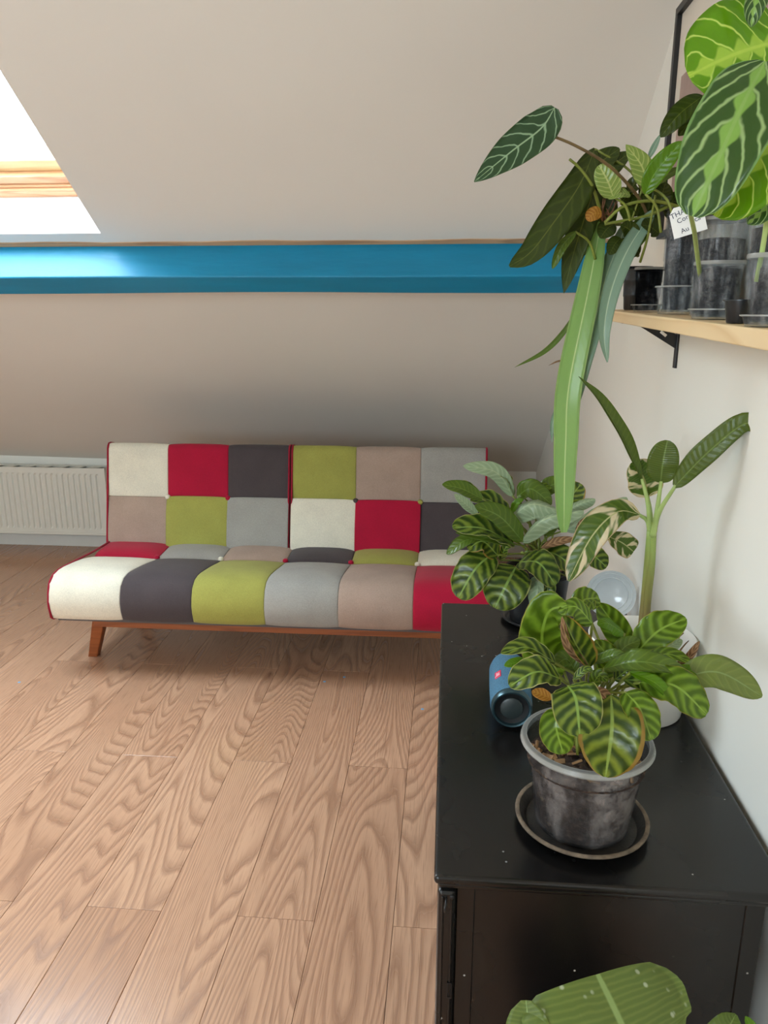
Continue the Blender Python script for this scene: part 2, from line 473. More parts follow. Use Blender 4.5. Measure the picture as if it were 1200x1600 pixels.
def banana_stem():
    t = NT('banana_stem_skin')
    sep = t.n('ShaderNodeSeparateXYZ')
    t.put(sep.inputs[0], t.coord())
    g = t.math('ADD', sep.outputs[2], t.math('MULTIPLY', t.noise(t.mapping(t.coord(), scale=(90, 90, 9)), 1.0, 3), 0.08))
    t.set(Base_Color=t.ramp(t.math('MULTIPLY', g, 2.0), [(0.46, G(118, 92, 64)), (0.62, G(136, 138, 76)), (0.85, G(142, 164, 84))]), Roughness=0.5)
    return t.m
M['banana_stem'] = banana_stem()
M['roots'] = plain('dry_aerial_roots', G(116, 78, 48), 0.8, 0.2, 40)
# ------------------------------------------------------------------ mesh helpers
def wloc(o):
    v = Vector((0, 0, 0))
    while o is not None:
        v += o.location
        o = o.parent
    return v

def obj(name, verts, faces, mat, parent=None, smooth=False, uvs=None, mats=None, midx=None):
    off = wloc(parent)
    me = bpy.data.meshes.new(name)
    me.from_pydata([Vector(v) - off for v in verts], [], faces)
    if mats is None:
        mats = [mat]
    for m in mats:
        me.materials.append(M[m] if isinstance(m, str) else m)
    if midx is not None:
        me.polygons.foreach_set('material_index', midx)
    if smooth:
        me.polygons.foreach_set('use_smooth', [True] * len(me.polygons))
    if uvs is not None:
        ul = me.uv_layers.new(name='UVMap')
        for lp in me.loops:
            ul.data[lp.index].uv = uvs[lp.vertex_index]
    me.update()
    o = bpy.data.objects.new(name, me)
    COL.objects.link(o)
    if parent is not None:
        o.parent = parent
    return o

def bevel(o, w, seg=2):
    md = o.modifiers.new('edges', 'BEVEL')
    md.width = w
    md.segments = seg
    md.limit_method = 'ANGLE'
    md.angle_limit = math.radians(40)
    return o

def thing(name, loc, label, cat, group=None):
    o = bpy.data.objects.new(name, None)
    o.empty_display_size = 0.05
    o.location = loc
    COL.objects.link(o)
    return tag(o, label, cat, group)

def tag(o, label, cat, group=None):
    o['label'] = label
    o['category'] = cat
    if group:
        o['group'] = group
    return o

def struct(o, label=None):
    o['kind'] = 'structure'
    if label:
        o['label'] = label
    return o

BOXF = [(0, 3, 2, 1), (4, 5, 6, 7), (0, 1, 5, 4), (1, 2, 6, 5), (2, 3, 7, 6), (3, 0, 4, 7)]
def boxv(x0, x1, y0, y1, z0, z1):
    return [(x0, y0, z0), (x1, y0, z0), (x1, y1, z0), (x0, y1, z0), (x0, y0, z1), (x1, y0, z1), (x1, y1, z1), (x0, y1, z1)]
def box(name, x0, x1, y0, y1, z0, z1, mat, parent=None, bv=0.0):
    o = obj(name, boxv(x0, x1, y0, y1, z0, z1), BOXF, mat, parent)
    if bv:
        bevel(o, bv)
    return o
def boxes(name, lst, mat, parent=None, bv=0.0):
    V, F = [], []
    for b in lst:
        k = len(V)
        V += boxv(*b)
        F += [tuple(i + k for i in f) for f in BOXF]
    o = obj(name, V, F, mat, parent)
    if bv:
        bevel(o, bv)
    return o
def obox(name, origin, ax, ay, az, a, b, c, mat, parent=None, bv=0.0):
    """box along arbitrary axes: a, b, c are (lo, hi) ranges along ax, ay, az"""
    V = [Vector(origin) + Vector(ax) * x + Vector(ay) * y + Vector(az) * z for (x, y, z) in boxv(a[0], a[1], b[0], b[1], c[0], c[1])]
    o = obj(name, V, BOXF, mat, parent)
    fix_normals(o)
    if bv:
        bevel(o, bv)
    return o
def fix_normals(o):
    bm = bmesh.new()
    bm.from_mesh(o.data)
    bmesh.ops.recalc_face_normals(bm, faces=bm.faces)
    bm.to_mesh(o.data)
    bm.free()

def lathe(name, c, prof, mat, parent=None, n=40, axis=None, mats=None, closed=True):
    """prof: list of (radius, height); spun about axis (default up) at point c"""
    c = Vector(c)
    az = Vector(axis).normalized() if axis is not None else Vector((0, 0, 1))
    ax = az.orthogonal().normalized()
    ay = az.cross(ax)
    V, F = [], []
    for r, h in prof:
        for k in range(n):
            a = 2 * math.pi * k / n
            V.append(c + az * h + (ax * math.cos(a) + ay * math.sin(a)) * max(r, 1e-5))
    m = len(prof)
    for i in range(m - 1):
        for k in range(n):
            k2 = (k + 1) % n
            F.append((i * n + k, i * n + k2, (i + 1) * n + k2, (i + 1) * n + k))
    o = obj(name, V, F, mat, parent, smooth=True, mats=mats)
    bm = bmesh.new()
    bm.from_mesh(o.data)
    bmesh.ops.remove_doubles(bm, verts=bm.verts, dist=2e-5)
    bmesh.ops.recalc_face_normals(bm, faces=bm.faces)
    for e in bm.edges:
        if len(e.link_faces) == 2 and e.calc_face_angle(0) > math.radians(38):
            e.smooth = False
    bm.to_mesh(o.data)
    bm.free()
    return o

def spline(pts, n):
    """Catmull-Rom through the points, n+1 samples"""
    P = [Vector(p) for p in pts]
    if len(P) == 2:
        return [P[0].lerp(P[1], i / n) for i in range(n + 1)]
    E = [P[0] * 2 - P[1]] + P + [P[-1] * 2 - P[-2]]
    # chord lengths so samples are even
    seg = [(P[i + 1] - P[i]).length for i in range(len(P) - 1)]
    tot = sum(seg)
    out = []
    for i in range(n + 1):
        d = tot * i / n
        k = 0
        while k < len(seg) - 1 and d > seg[k]:
            d -= seg[k]
            k += 1
        t = min(1.0, d / seg[k]) if seg[k] > 1e-9 else 0
        a, b, c, e = E[k], E[k + 1], E[k + 2], E[k + 3]
        out.append(0.5 * ((2 * b) + (c - a) * t + (2 * a - 5 * b + 4 * c - e) * t * t + (3 * b - a - 3 * c + e) * t ** 3))
    return out

def tube(name, pts, r0, r1, mat, parent=None, n=8, seg=None):
    seg = seg or (10 if len(pts) > 2 else 1)
    P = spline(pts, seg)
    V, F = [], []
    T = (P[1] - P[0]).normalized()
    a = T.orthogonal().normalized()
    for i, p in enumerate(P):
        t = (P[min(i + 1, seg)] - P[max(i - 1, 0)]).normalized()
        a = (a - t * a.dot(t)).normalized()
        b = t.cross(a)
        r = r0 + (r1 - r0) * i / seg
        for k in range(n):
            w = 2 * math.pi * k / n
            V.append(p + (a * math.cos(w) + b * math.sin(w)) * r)
    for i in range(seg):
        for k in range(n):
            k2 = (k + 1) % n
            F.append((i * n + k, i * n + k2, (i + 1) * n + k2, (i + 1) * n + k))
    F.append(tuple(range(n))[::-1])
    F.append(tuple(seg * n + k for k in range(n)))
    return obj(name, V, F, mat, parent, smooth=True)

def text_mesh(name, txt, origin, ax, ay, size, mat, parent, thick=0.0004):
    cu = bpy.data.curves.new(name + '_letters', 'FONT')
    cu.body = txt
    cu.size = size
    cu.align_x = 'CENTER'
    cu.align_y = 'CENTER'
    cu.extrude = thick
    tmp = bpy.data.objects.new('tmp_letters', cu)
    COL.objects.link(tmp)
    dg = bpy.context.evaluated_depsgraph_get()
    me = bpy.data.meshes.new_from_object(tmp.evaluated_get(dg))
    bpy.data.objects.remove(tmp)
    ax = Vector(ax).normalized()
    ay = (Vector(ay) - ax * Vector(ay).dot(ax)).normalized()
    az = ax.cross(ay)
    off = Vector(origin) - wloc(parent)
    for v in me.vertices:
        c = v.co.copy()
        v.co = off + ax * c.x + ay * c.y + az * c.z
    me.materials.clear()
    me.materials.append(M[mat])
    o = bpy.data.objects.new(name, me)
    COL.objects.link(o)
    o.parent = parent
    return o

# ------------------------------------------------------------------ the room
floor = struct(box('floor', XL, XW, YR, YB, -0.03, -0.0045, 'gap'))
PW, PL = 0.2, 1.38
pm = None
ROWS = 0
col_i = 0
x = -0.11 + PW * 3 + PW           # columns counted from the wall leftwards
k = 0
edges = []
xr = -0.11 + PW * 4
while xr > XL:
    edges.append((max(xr - PW, XL), min(xr, XW)))
    xr -= PW
def plank_mesh(w, l):
    g, b, h = 0.0006, 0.0012, 0.0005
    V = [(g, g, -.012), (w - g, g, -.012), (w - g, l - g, -.012), (g, l - g, -.012),
         (g, g, -h), (w - g, g, -h), (w - g, l - g, -h), (g, l - g, -h),
         (g + b, g + b, 0), (w - g - b, g + b, 0), (w - g - b, l - g - b, 0), (g + b, l - g - b, 0)]
    F = [(0, 1, 5, 4), (1, 2, 6, 5), (2, 3, 7, 6), (3, 0, 4, 7), (4, 5, 9, 8), (5, 6, 10, 9), (6, 7, 11, 10), (7, 4, 8, 11), (8, 9, 10, 11)]
    me = bpy.data.meshes.new('plank')
    me.from_pydata(V, [], F)
    me.materials.append(M['oak'])
    return me
_cache = {}
for ci, (xa, xb) in enumerate(edges):
    if xb - xa < 0.01:
        continue
    # columns whose right edge sits at -0.11, -0.51, ... break at 2.27; the others at 1.585
    idx = round((-0.11 - xb) / PW) if xb < XW - 1e-6 else -4
    y = (2.27 if idx % 2 == 0 else 1.585) - 4 * PL
    while y < YB:
        ya, yb = max(y, YR), min(y + PL, YB)
        if yb - ya > 0.01:
            key = (round(xb - xa, 3), round(yb - ya, 3))
            if key not in _cache:
                _cache[key] = plank_mesh(xb - xa, yb - ya)
            o = bpy.data.objects.new('plank', _cache[key])
            o.location = (xa, ya, 0)
            COL.objects.link(o)
            o.parent = floor
        y += PL
for px, py in ((507, 1065), (660, 1108), (30, 1066), (538, 1058)):
    d = C_F * FPX + C_R * (px - 600) + C_U * (800 - py)
    p = C_P + d * (-CAM_H / d.z)
    lathe('paint_spot', p, [(0, 0.0004), (0.0045, 0.0004), (0.0065, 0.0001)], 'fleck', floor, 9)

TH = 0.12
struct(box('wall_right', XW, XW + TH, YR - TH, YB + TH, -0.03, 3.0, 'wall_white'))
struct(box('wall_left', XL - TH, XL, YR - TH, YB + TH, -0.03, 3.0, 'wall_white'))
struct(box('wall_back', XL, XW, YB, YB + TH, -0.03, 0.66, 'wall_white'))
struct(boxes('wall_rear', [(XL, RWX0, YR - TH, YR, -0.03, 3.0), (RWX1, XW, YR - TH, YR, -0.03, 3.0),
                           (RWX0, RWX1, YR - TH, YR, -0.03, RWZ0), (RWX0, RWX1, YR - TH, YR, RWZ1, 3.0)], 'wall_white'))
struct(box('baseboard_back', XL, XW, YB - 0.014, YB, 0, 0.075, 'skirting', None, 0.003))
struct(box('baseboard_right', XW - 0.012, XW, YR, YB - 0.014, 0, 0.07, 'skirting', None, 0.003))
# flat ceiling beyond the top of the picture
Y_TOP = YB - (ZC - Z0) / TN
struct(box('ceiling', XL, XW, YR, Y_TOP + 0.1, ZC, ZC + 0.1, 'plaster'))

# roof slope: lower strip (slightly uneven eaves) and upper strip with the skylight opening
BEAM_Y = 2.875
def slope_point(X, Y):
    z = slope_z(Y)
    if Y > BEAM_Y:
        z += max(0, (Y - 3.1)) / (YB - 3.1) * 0.048 * min(1.0, max(0.0, (0.2 - X) / 3.0))
    return Vector((X, Y, z))
def slab_strip(name, X0, X1, Ya, Yb, nx, ny, mat):
    V, F = [], []
    for lay in (0, 1):
        for i in range(nx + 1):
            for j in range(ny + 1):
                p = slope_point(X0 + (X1 - X0) * i / nx, Ya + (Yb - Ya) * j / ny)
                V.append(p - N_IN * (0.10 * lay))
    n = (nx + 1) * (ny + 1)
    q = lambda i, j, l: l * n + i * (ny + 1) + j
    for i in range(nx):
        for j in range(ny):
            F.append((q(i, j, 0), q(i + 1, j, 0), q(i + 1, j + 1, 0), q(i, j + 1, 0)))
            F.append((q(i, j, 1), q(i, j + 1, 1), q(i + 1, j + 1, 1), q(i + 1, j, 1)))
    for i in range(nx):
        for j in (0, ny):
            F.append((q(i, j, 0), q(i + 1, j, 0), q(i + 1, j, 1), q(i, j, 1)))
    for j in range(ny):
        for i in (0, nx):
            F.append((q(i, j, 0), q(i, j + 1, 0), q(i, j + 1, 1), q(i, j, 1)))
    o = obj(name, V, F, mat, None, smooth=False)
    fix_normals(o)
    return o
struct(slab_strip('wall_sloping_lower', XL, XW, BEAM_Y + 0.05, YB + 0.06, 16, 8, 'plaster'))
# upper slope as a frame of four slabs around the opening, one mesh
SK_TOP = SK_LOW + S_UP * SKLEN
V, F = [], []
def quadslab(X0, X1, Ya, Yb, t):
    k = len(V)
    for (X, Y) in ((X0, Ya), (X1, Ya), (X1, Yb), (X0, Yb)):
        V.append(Vector((X, Y, slope_z(Y))))
    for i in range(4):
        V.append(V[k + i] - N_IN * t)
    F.extend([tuple(i + k for i in f) for f in BOXF])
YT = Y_TOP - 0.05
quadslab(SKX1, XW, YT, BEAM_Y + 0.06, SK_DEPTH)
quadslab(XL, SKX0, YT, BEAM_Y + 0.06, SK_DEPTH)
quadslab(SKX0, SKX1, SKY_LOW, BEAM_Y + 0.06, SK_DEPTH)
quadslab(SKX0, SKX1, YT, SK_TOP.y, SK_DEPTH)
ou = struct(obj('wall_sloping_upper', V, F, 'plaster'))
fix_normals(ou)

# skylight: painted reveal boards, pine frame, sash and pane
sk = thing('window_1', Vector(((SKX0 + SKX1) / 2, 0, 0)) + SK_LOW, 'pine roof skylight with bright pane set in sloping ceiling above the blue beam', 'skylight')
del sk['category']
struct(sk)
O = SK_LOW
AX = Vector((1, 0, 0))
UPN = -N_IN
W0, W1 = SKX0, SKX1
obox('reveal_board', O, AX, S_UP, UPN, (W0, W1), (-0.012, 0.0008), (0.001, SK_DEPTH + .02), 'reveal', sk)
obox('reveal_board', O, AX, S_UP, UPN, (W0, W1), (SKLEN - 0.0008, SKLEN + .012), (0.001, SK_DEPTH + .02), 'reveal', sk)
obox('reveal_board', O, AX, S_UP, UPN, (W0 - .012, W0 + .0008), (0, SKLEN), (0.001, SK_DEPTH + .02), 'reveal', sk)
obox('reveal_board', O, AX, S_UP, UPN, (W1 - .0008, W1 + .012), (0, SKLEN), (0.001, SK_DEPTH + .02), 'reveal', sk)
FW = 0.045
D0, D1 = SK_DEPTH, SK_DEPTH + 0.10
def bar(name, u, v, w, mat, parent=sk, bv=0.003):
    return obox(name, O, AX, S_UP, UPN, u, v, w, mat, parent, bv)
# outer frame (bottom, top, sides)
bar('frame_bar', (W0, W1), (0.0, 0.034), (D0, D1), 'pine')
bar('frame_bar', (W0, W1), (0.034, 0.044), (D0 + .012, D1), 'pine')
bar('frame_bar', (W0, W1), (SKLEN - 0.05, SKLEN), (D0, D1), 'pine')
bar('frame_bar', (W0, W0 + FW), (0.05, SKLEN - .05), (D0, D1), 'pine')
bar('frame_bar', (W1 - FW, W1), (0.05, SKLEN - .05), (D0, D1), 'pine')
# sash
s0, s1 = 0.046, SKLEN - 0.052
bar('sash_rail', (W0 + FW, W1 - FW), (s0, s0 + 0.034), (D0 + .02, D1 + .02), 'pine')
bar('sash_rail', (W0 + FW, W1 - FW), (s0 + 0.035, s0 + 0.085), (D0 + .045, D1 + .02), 'pine_pale')
bar('sash_rail', (W0 + FW, W1 - FW), (s1 - 0.075, s1), (D0 + .02, D1 + .02), 'pine_pale')
bar('sash_stile', (W0 + FW, W0 + FW + .06), (s0 + .085, s1 - .075), (D0 + .02, D1 + .02), 'pine_pale')
bar('sash_stile', (W1 - FW - .06, W1 - FW), (s0 + .085, s1 - .075), (D0 + .02, D1 + .02), 'pine_pale')
bar('pane', (W0 + FW + .05, W1 - FW - .05), (s0 + .075, s1 - .065), (D0 + .075, D0 + .081), 'glass', sk, 0)

# window behind the viewer
rw = thing('window_2', ((RWX0 + RWX1) / 2, YR, RWZ0), 'window in the wall behind the viewer', 'window')
del rw['category']
struct(rw)
for (a, b, c, d) in ((RWX0, RWX1, RWZ0, RWZ0 + .06), (RWX0, RWX1, RWZ1 - .06, RWZ1), (RWX0, RWX0 + .06, RWZ0 + .06, RWZ1 - .06),
                     (RWX1 - .06, RWX1, RWZ0 + .06, RWZ1 - .06), ((RWX0 + RWX1) / 2 - .03, (RWX0 + RWX1) / 2 + .03, RWZ0 + .06, RWZ1 - .06)):
    box('frame_bar', a, b, YR - .09, YR - .03, c, d, 'skirting', rw, .003)
_xm = (RWX0 + RWX1) / 2
box('pane', RWX0 + .06, _xm - .03, YR - .062, YR - .056, RWZ0 + .06, RWZ1 - .06, 'glass', rw)
box('pane', _xm + .03, RWX1 - .06, YR - .062, YR - .056, RWZ0 + .06, RWZ1 - .06, 'glass', rw)

# blue purlin: square to the roof, a little uneven along its length
beam_h, beam_w = 0.141, 0.096
NB = 40
V, F = [], []
for i in range(NB + 1):
    X = XL + (XW - XL) * i / NB
    s = 0.006 * math.sin(X * 2.1 + 0.6) - 0.012 * max(0, X - (-0.2)) / 0.75
    dw = 0.004 * math.sin(X * 3.3) + 0.004
    base = Vector((X, BEAM_Y, slope_z(BEAM_Y)))
    lo = base + N_IN * 0 
    V += [base - S_UP * 0.0 - N_IN * 0.02,
          base + N_IN * (beam_h + s * .3),
          base + N_IN * (beam_h + s * .3) - S_UP * (beam_w + dw + s * .5),
          base - S_UP * (beam_w + dw + s * .5) - N_IN * 0.02]
for i in range(NB):
    for k in range(4):
        a, b = i * 4 + k, i * 4 + (k + 1) % 4
        F.append((a, b, b + 4, a + 4))
F += [(0, 1, 2, 3), tuple(NB * 4 + k for k in (3, 2, 1, 0))]
ob = struct(obj('trim_1', V, F, 'blue'), 'glossy blue painted roof beam running across the sloping ceiling')
fix_normals(ob)
bevel(ob, 0.006, 3)
# raw timber strip between plaster and beam
V, F = [], []
for i in range(NB + 1):
    X = XL + (XW - XL) * i / NB
    w = 0.020 + 0.0022 * math.sin(X * 7) + 0.002 * math.sin(X * 17 + 1)
    b = Vector((X, BEAM_Y, slope_z(BEAM_Y)))
    V += [b + N_IN * 0.004, b + N_IN * 0.004 + S_UP * w, b - N_IN * 0.01 + S_UP * w, b - N_IN * 0.01]
for i in range(NB):
    for k in range(4):
        a, c = i * 4 + k, i * 4 + (k + 1) % 4
        F.append((a, c, c + 4, a + 4))
F += [(0, 1, 2, 3), tuple(NB * 4 + k for k in (3, 2, 1, 0))]
oo = struct(obj('trim_2', V, F, 'strip'), 'thin raw timber strip along the top of the blue beam')
fix_normals(oo)
# ------------------------------------------------------------------ sofa bed
SX0, SX1 = -1.612, 0.178
sofa = thing('sofa_bed', ((SX0 + SX1) / 2, 3.2, 0), 'patchwork fabric sofa bed with tufted squares and slanted wooden legs', 'sofa')

def path_sampler(pts):
    """polyline in (Y, Z) -> function of length fraction giving point and outward normal"""
    P = [Vector((0, a, b)) for a, b in pts]
    L = [0.0]
    for i in range(len(P) - 1):
        L.append(L[-1] + (P[i + 1] - P[i]).length)
    tot = L[-1]
    def pos(d):
        d = min(max(d, 0), tot)
        k = 0
        while k < len(P) - 2 and d > L[k + 1]:
            k += 1
        t = (d - L[k]) / max(1e-9, L[k + 1] - L[k])
        return P[k].lerp(P[k + 1], t)
    def f(d):
        p = pos(d)
        t = (pos(d + 0.012) - pos(d - 0.012)).normalized()
        return p, Vector((0, -t.z, t.y)).normalized()
    return f, tot
def rounded(pts, r=0.04, n=6):
    """round the corners of a (Y, Z) polyline"""
    out = [pts[0]]
    for i in range(1, len(pts) - 1):
        p0, p1, p2 = Vector(pts[i - 1]), Vector(pts[i]), Vector(pts[i + 1])
        a = p1 + (p0 - p1).normalized() * min(r, (p0 - p1).length * .49)
        b = p1 + (p2 - p1).normalized() * min(r, (p2 - p1).length * .49)
        for k in range(n + 1):
            t = k / n
            q = a * (1 - t) ** 2 + p1 * 2 * t * (1 - t) + b * t * t
            out.append((q.x, q.y))
    out.append(pts[-1])
    return out

def patch(name, f, d0, d1, x0, x1, puff, mat, parent, flat0=False, flat1=False, nu=12, nv=14, thick=0.012, sideL=0.0, sideR=0.0):
    """one quilted square: bulges out of the cushion and sinks to its seams"""
    V, F = [], []
    def prof(a, p=3.0, f0=False, f1=False):
        t = 2 * a - 1
        if (f0 and t < 0) or (f1 and t > 0):
            return 1.0 - 0.35 * abs(t) ** 5
        return max(0.0, 1 - abs(t) ** p) ** 0.75
    for i in range(nu + 1):
        a = i / nu
        # denser samples next to the seams
        a = 0.5 - 0.5 * math.cos(math.pi * a) if nu > 4 else a
        for j in range(nv + 1):
            b = 0.5 - 0.5 * math.cos(math.pi * j / nv)
            p, n = f(d0 + (d1 - d0) * b)
            pa = prof(a, 3.2, sideL > 0, sideR > 0)
            g = (0.22 + 0.78 * b * b) if flat0 else ((1 - 0.7 * b) if flat1 else 1.0)
            pa = 1 - (1 - pa) * g
            h = puff * pa * prof(b, 3.0, flat0, flat1)
            X = x0 + (x1 - x0) * a
            V.append(Vector((X, p.y, p.z)) + n * (h - puff * 0.45))
    m = nv + 1
    for i in range(nu):
        for j in range(nv):
            F.append((i * m + j, (i + 1) * m + j, (i + 1) * m + j + 1, i * m + j + 1))
    o = obj(name, V, F, mat, parent, smooth=True)
    fix_normals(o)
    sd = o.modifiers.new('cloth', 'SOLIDIFY')
    sd.thickness = thick
    sd.offset = -1
    return o

def core(name, pts, x0, x1, mat, parent):
    """cushion body: extruded outline in (Y, Z)"""
    n = len(pts)
    V = [(x0, a, b) for a, b in pts] + [(x1, a, b) for a, b in pts]
    F = [tuple(range(n)), tuple(range(2 * n - 1, n - 1, -1))]
    F += [(k, (k + 1) % n, n + (k + 1) % n, n + k) for k in range(n)]
    o = obj(name, V, F, mat, parent)
    fix_normals(o)
    return o

# seat
seat_out = [(2.845, 0.268), (2.822, 0.268), (2.808, 0.335), (2.828, 0.418), (2.895, 0.438), (3.235, 0.412), (3.50, 0.405)]
seat_line = rounded(seat_out[:3], 0.008)[:-1] + rounded(seat_out[2:], 0.05)
seat = core('seat_cushion', [(a + (0.022 if a < 2.9 else 0), b - 0.022) for a, b in rounded(seat_out[1:], 0.055)] + [(3.50, 0.285)], SX0 + .006, SX1 - .006, 'core', sofa)
fs, Ls = path_sampler(seat_line)
def find_d(f, L, Y):
    best, bd = 0, 9
    for i in range(400):
        d = L * i / 400
        if d < 0.2:
            continue
        e = abs(f(d)[0].y - Y)
        if e < bd:
            best, bd = d, e
    return best
D_T = find_d(fs, Ls, 3.225)
front_cols = ['cream', 'charcoal', 'olive', 'grey', 'taupe', 'red']
rear_cols = ['red', 'grey', 'taupe', 'charcoal', 'olive', 'cream']
PWS = (SX1 - SX0) / 6
for i in range(6):
    x0, x1 = SX0 + PWS * i, SX0 + PWS * (i + 1)
    patch('seat_square', fs, 0.0, D_T, x0, x1, 0.034, front_cols[i], seat, flat0=True, nv=22, sideL=i == 0, sideR=i == 5)
    patch('seat_square', fs, D_T, Ls, x0, x1, 0.030, rear_cols[i], seat, flat1=True, nv=12, sideL=i == 0, sideR=i == 5)
for i in range(1, 6):
    p, n = fs(D_T)
    c = Vector((SX0 + PWS * i, p.y, p.z)) - n * 0.008
    lathe('button', c, [(0.0, .011), (.006, .0105), (.011, .007), (.0125, .002), (.0125, -.004)], ['red', 'cream', 'red', 'olive', 'cream'][i - 1] if i != 4 else 'red', seat, 14, axis=n)
# piping on the ends of the seat
def piping(f, L, x, parent, h=0.006):
    pts = [Vector((x, f(L * k / 30)[0].y, f(L * k / 30)[0].z)) + f(L * k / 30)[1] * h for k in range(31)]
    return tube('piping', pts, .005, .005, 'crimson', parent, 8, 40)
piping(fs, Ls, SX0 - .003, seat, 0.012)
piping(fs, Ls, SX1 + .003, seat, 0.012)

# two backrest halves
B0, B1 = (3.395, 0.405), (3.505, 0.880)
bdir = Vector((B1[0] - B0[0], B1[1] - B0[1])).normalized()
bn = Vector((bdir.y, -bdir.x))
TB = 0.115
top_r = (B1[0] + bn.x * TB, B1[1] + bn.y * TB)
bot_r = (B0[0] + bn.x * TB, B0[1] + bn.y * TB)
back_line = rounded([B0, B1, (B1[0] + bn.x * .06, B1[1] + bn.y * .06)], 0.022)
fb, Lb = path_sampler(back_line)
GAPX = -0.733
cols = {0: [['taupe', 'olive', 'grey'], ['cream', 'red', 'charcoal']], 1: [['cream', 'red', 'charcoal'], ['olive', 'taupe', 'grey']]}
btn = {0: ['cream', 'red'], 1: ['charcoal', 'olive']}
D_M = (Vector(B1) - Vector(B0)).length * 0.485
for hlf, (xa, xb) in enumerate(((SX0 - .012, GAPX - .007), (GAPX + .007, SX1 + .006))):
    bk = core('backrest', [(B0[0] + bn.x * .018, B0[1] + bn.y * .018), (B1[0] + bn.x * .018 - bdir.x * .01, B1[1] + bn.y * .018 - bdir.y * .01), top_r, bot_r], xa + .006, xb - .006, 'core', sofa)
    pw = (xb - xa) / 3
    for c in range(3):
        x0, x1 = xa + pw * c, xa + pw * (c + 1)
        patch('back_square', fb, 0.0, D_M, x0, x1, 0.017, cols[hlf][0][c], bk, flat0=True, sideL=c == 0, sideR=c == 2)
        patch('back_square', fb, D_M, Lb, x0, x1, 0.017, cols[hlf][1][c], bk, flat1=True, nv=18, sideL=c == 0, sideR=c == 2)
    for c in (1, 2):
        p, n = fb(D_M)
        lathe('button', Vector((xa + pw * c, p.y, p.z)) - n * 0.003, [(0, .012), (.007, .0115), (.0115, .007), (.013, .002), (.013, -.003)], btn[hlf][c - 1], bk, 14, axis=n)
    for x in (xa, xb):
        piping(fb, Lb, x, bk, 0.006)
# wooden frame and legs
box('frame_rail', -1.50, 0.06, 2.930, 2.972, 0.182, 0.266, 'legwood', sofa, .004)
box('frame_rail', -1.50, 0.06, 3.48, 3.52, 0.195, 0.285, 'legwood', sofa, .004)
for x in (-1.50, 0.02):
    box('cross_rail', x, x + .04, 2.995, 3.48, 0.20, 0.272, 'legwood', sofa, .004)
def leg(px_top, px_foot, y_top, y_foot):
    V = []
    for (x, y, z, w, d) in ((px_top, y_top, 0.272, .030, .026), (px_foot, y_foot, 0.0, .021, .019)):
        V += [(x - w, y - d, z), (x + w, y - d, z), (x + w, y + d, z), (x - w, y + d, z)]
    o = obj('leg', V, [(0, 1, 2, 3), (7, 6, 5, 4), (0, 4, 5, 1), (1, 5, 6, 2), (2, 6, 7, 3), (3, 7, 4, 0)], 'legwood', sofa)
    fix_normals(o)
    bevel(o, .004)
leg(-1.462, -1.562, 2.955, 3.03)
leg(0.022, 0.122, 2.955, 3.03)
leg(-1.462, -1.562, 3.50, 3.55)
leg(0.022, 0.122, 3.50, 3.55)
# hinge arms that carry the backrest
for x in (-1.40, -0.85, -0.6, 0.0):
    obox('hinge_arm', (x, 3.46, 0.25), (1, 0, 0), (0, bdir.x, bdir.y), (0, bn.x, bn.y), (-.012, .012), (0.02, 0.30), (0.085, 0.10), 'black', sofa)

# ------------------------------------------------------------------ radiator
RX0, RX1, RZ0, RZ1, RYF, RYB = -3.75, -2.115, 0.122, 0.552, 4.470, 4.570
rad = thing('radiator', ((RX0 + RX1) / 2, YB - .06, 0.0), 'white fluted panel radiator on the low knee wall left of the sofa', 'radiator')
V, F = [], []
pitch = 0.0365
nfl = int((RX1 - RX0 - .05) / pitch)
xs = [(RX0, 0), (RX0 + .022, 0)]
x = RX1 - .028 - nfl * pitch
xs = [(RX0, 0.0)]
for i in range(nfl):
    xs += [(x + .003, 0.0), (x + .010, 1.0), (x + .016, 1.0), (x + .023, 0.0)]
    x += pitch
xs.append((RX1, 0.0))
zs = [(RZ0, 0), (RZ0 + .018, 0), (RZ0 + .020, 0), (RZ0 + .032, 0.0), (RZ0 + .048, 1), (RZ1 - .048, 1), (RZ1 - .034, 0), (RZ1 - .004, 0), (RZ1, 0)]
for (xx, a) in xs:
    for (zz, b) in zs:
        V.append((xx, RYF + 0.008 * a * b, zz))
m = len(zs)
for i in range(len(xs) - 1):
    for j in range(m - 1):
        F.append((i * m + j, (i + 1) * m + j, (i + 1) * m + j + 1, i * m + j + 1))
pn = obj('front_panel', V, F, 'radiator', rad)
fix_normals(pn)
sd = pn.modifiers.new('sheet', 'SOLIDIFY')
sd.thickness = .004
sd.offset = -1
box('rear_panel', RX0, RX1, RYB - .006, RYB, RZ0, RZ1, 'radiator', rad, .002)
box('end_cover', RX1 - .004, RX1, RYF + .005, RYB - .006, RZ0 + .02, RZ1 + .002, 'radiator', rad, .001)
box('end_cover', RX0, RX0 + .004, RYF + .005, RYB - .006, RZ0 + .02, RZ1 + .002, 'radiator', rad, .001)
box('bottom_lip', RX0, RX1, RYF - .003, RYF + .004, RZ0 - .004, RZ0 + .012, 'radiator', rad, .002)
tg = box('top_grille', RX0, RX1, RYF + .006, RYF + .016, RZ1 - .006, RZ1 - .001, 'radiator', rad)
box('grille_edge', RX0, RX1, RYB - .018, RYB - .006, RZ1 - .006, RZ1 - .001, 'radiator', tg)
x = RX0 + .03
while x < RX1 - .02:
    obox('grille_bar', (x, RYF + .014, RZ1 - .005), Vector((1, 0, 0)), Vector((0.35, 1, 0)).normalized(), (0, 0, 1), (-.062, .0), (0, .08), (0, .003), 'radiator', tg)
    x += .110
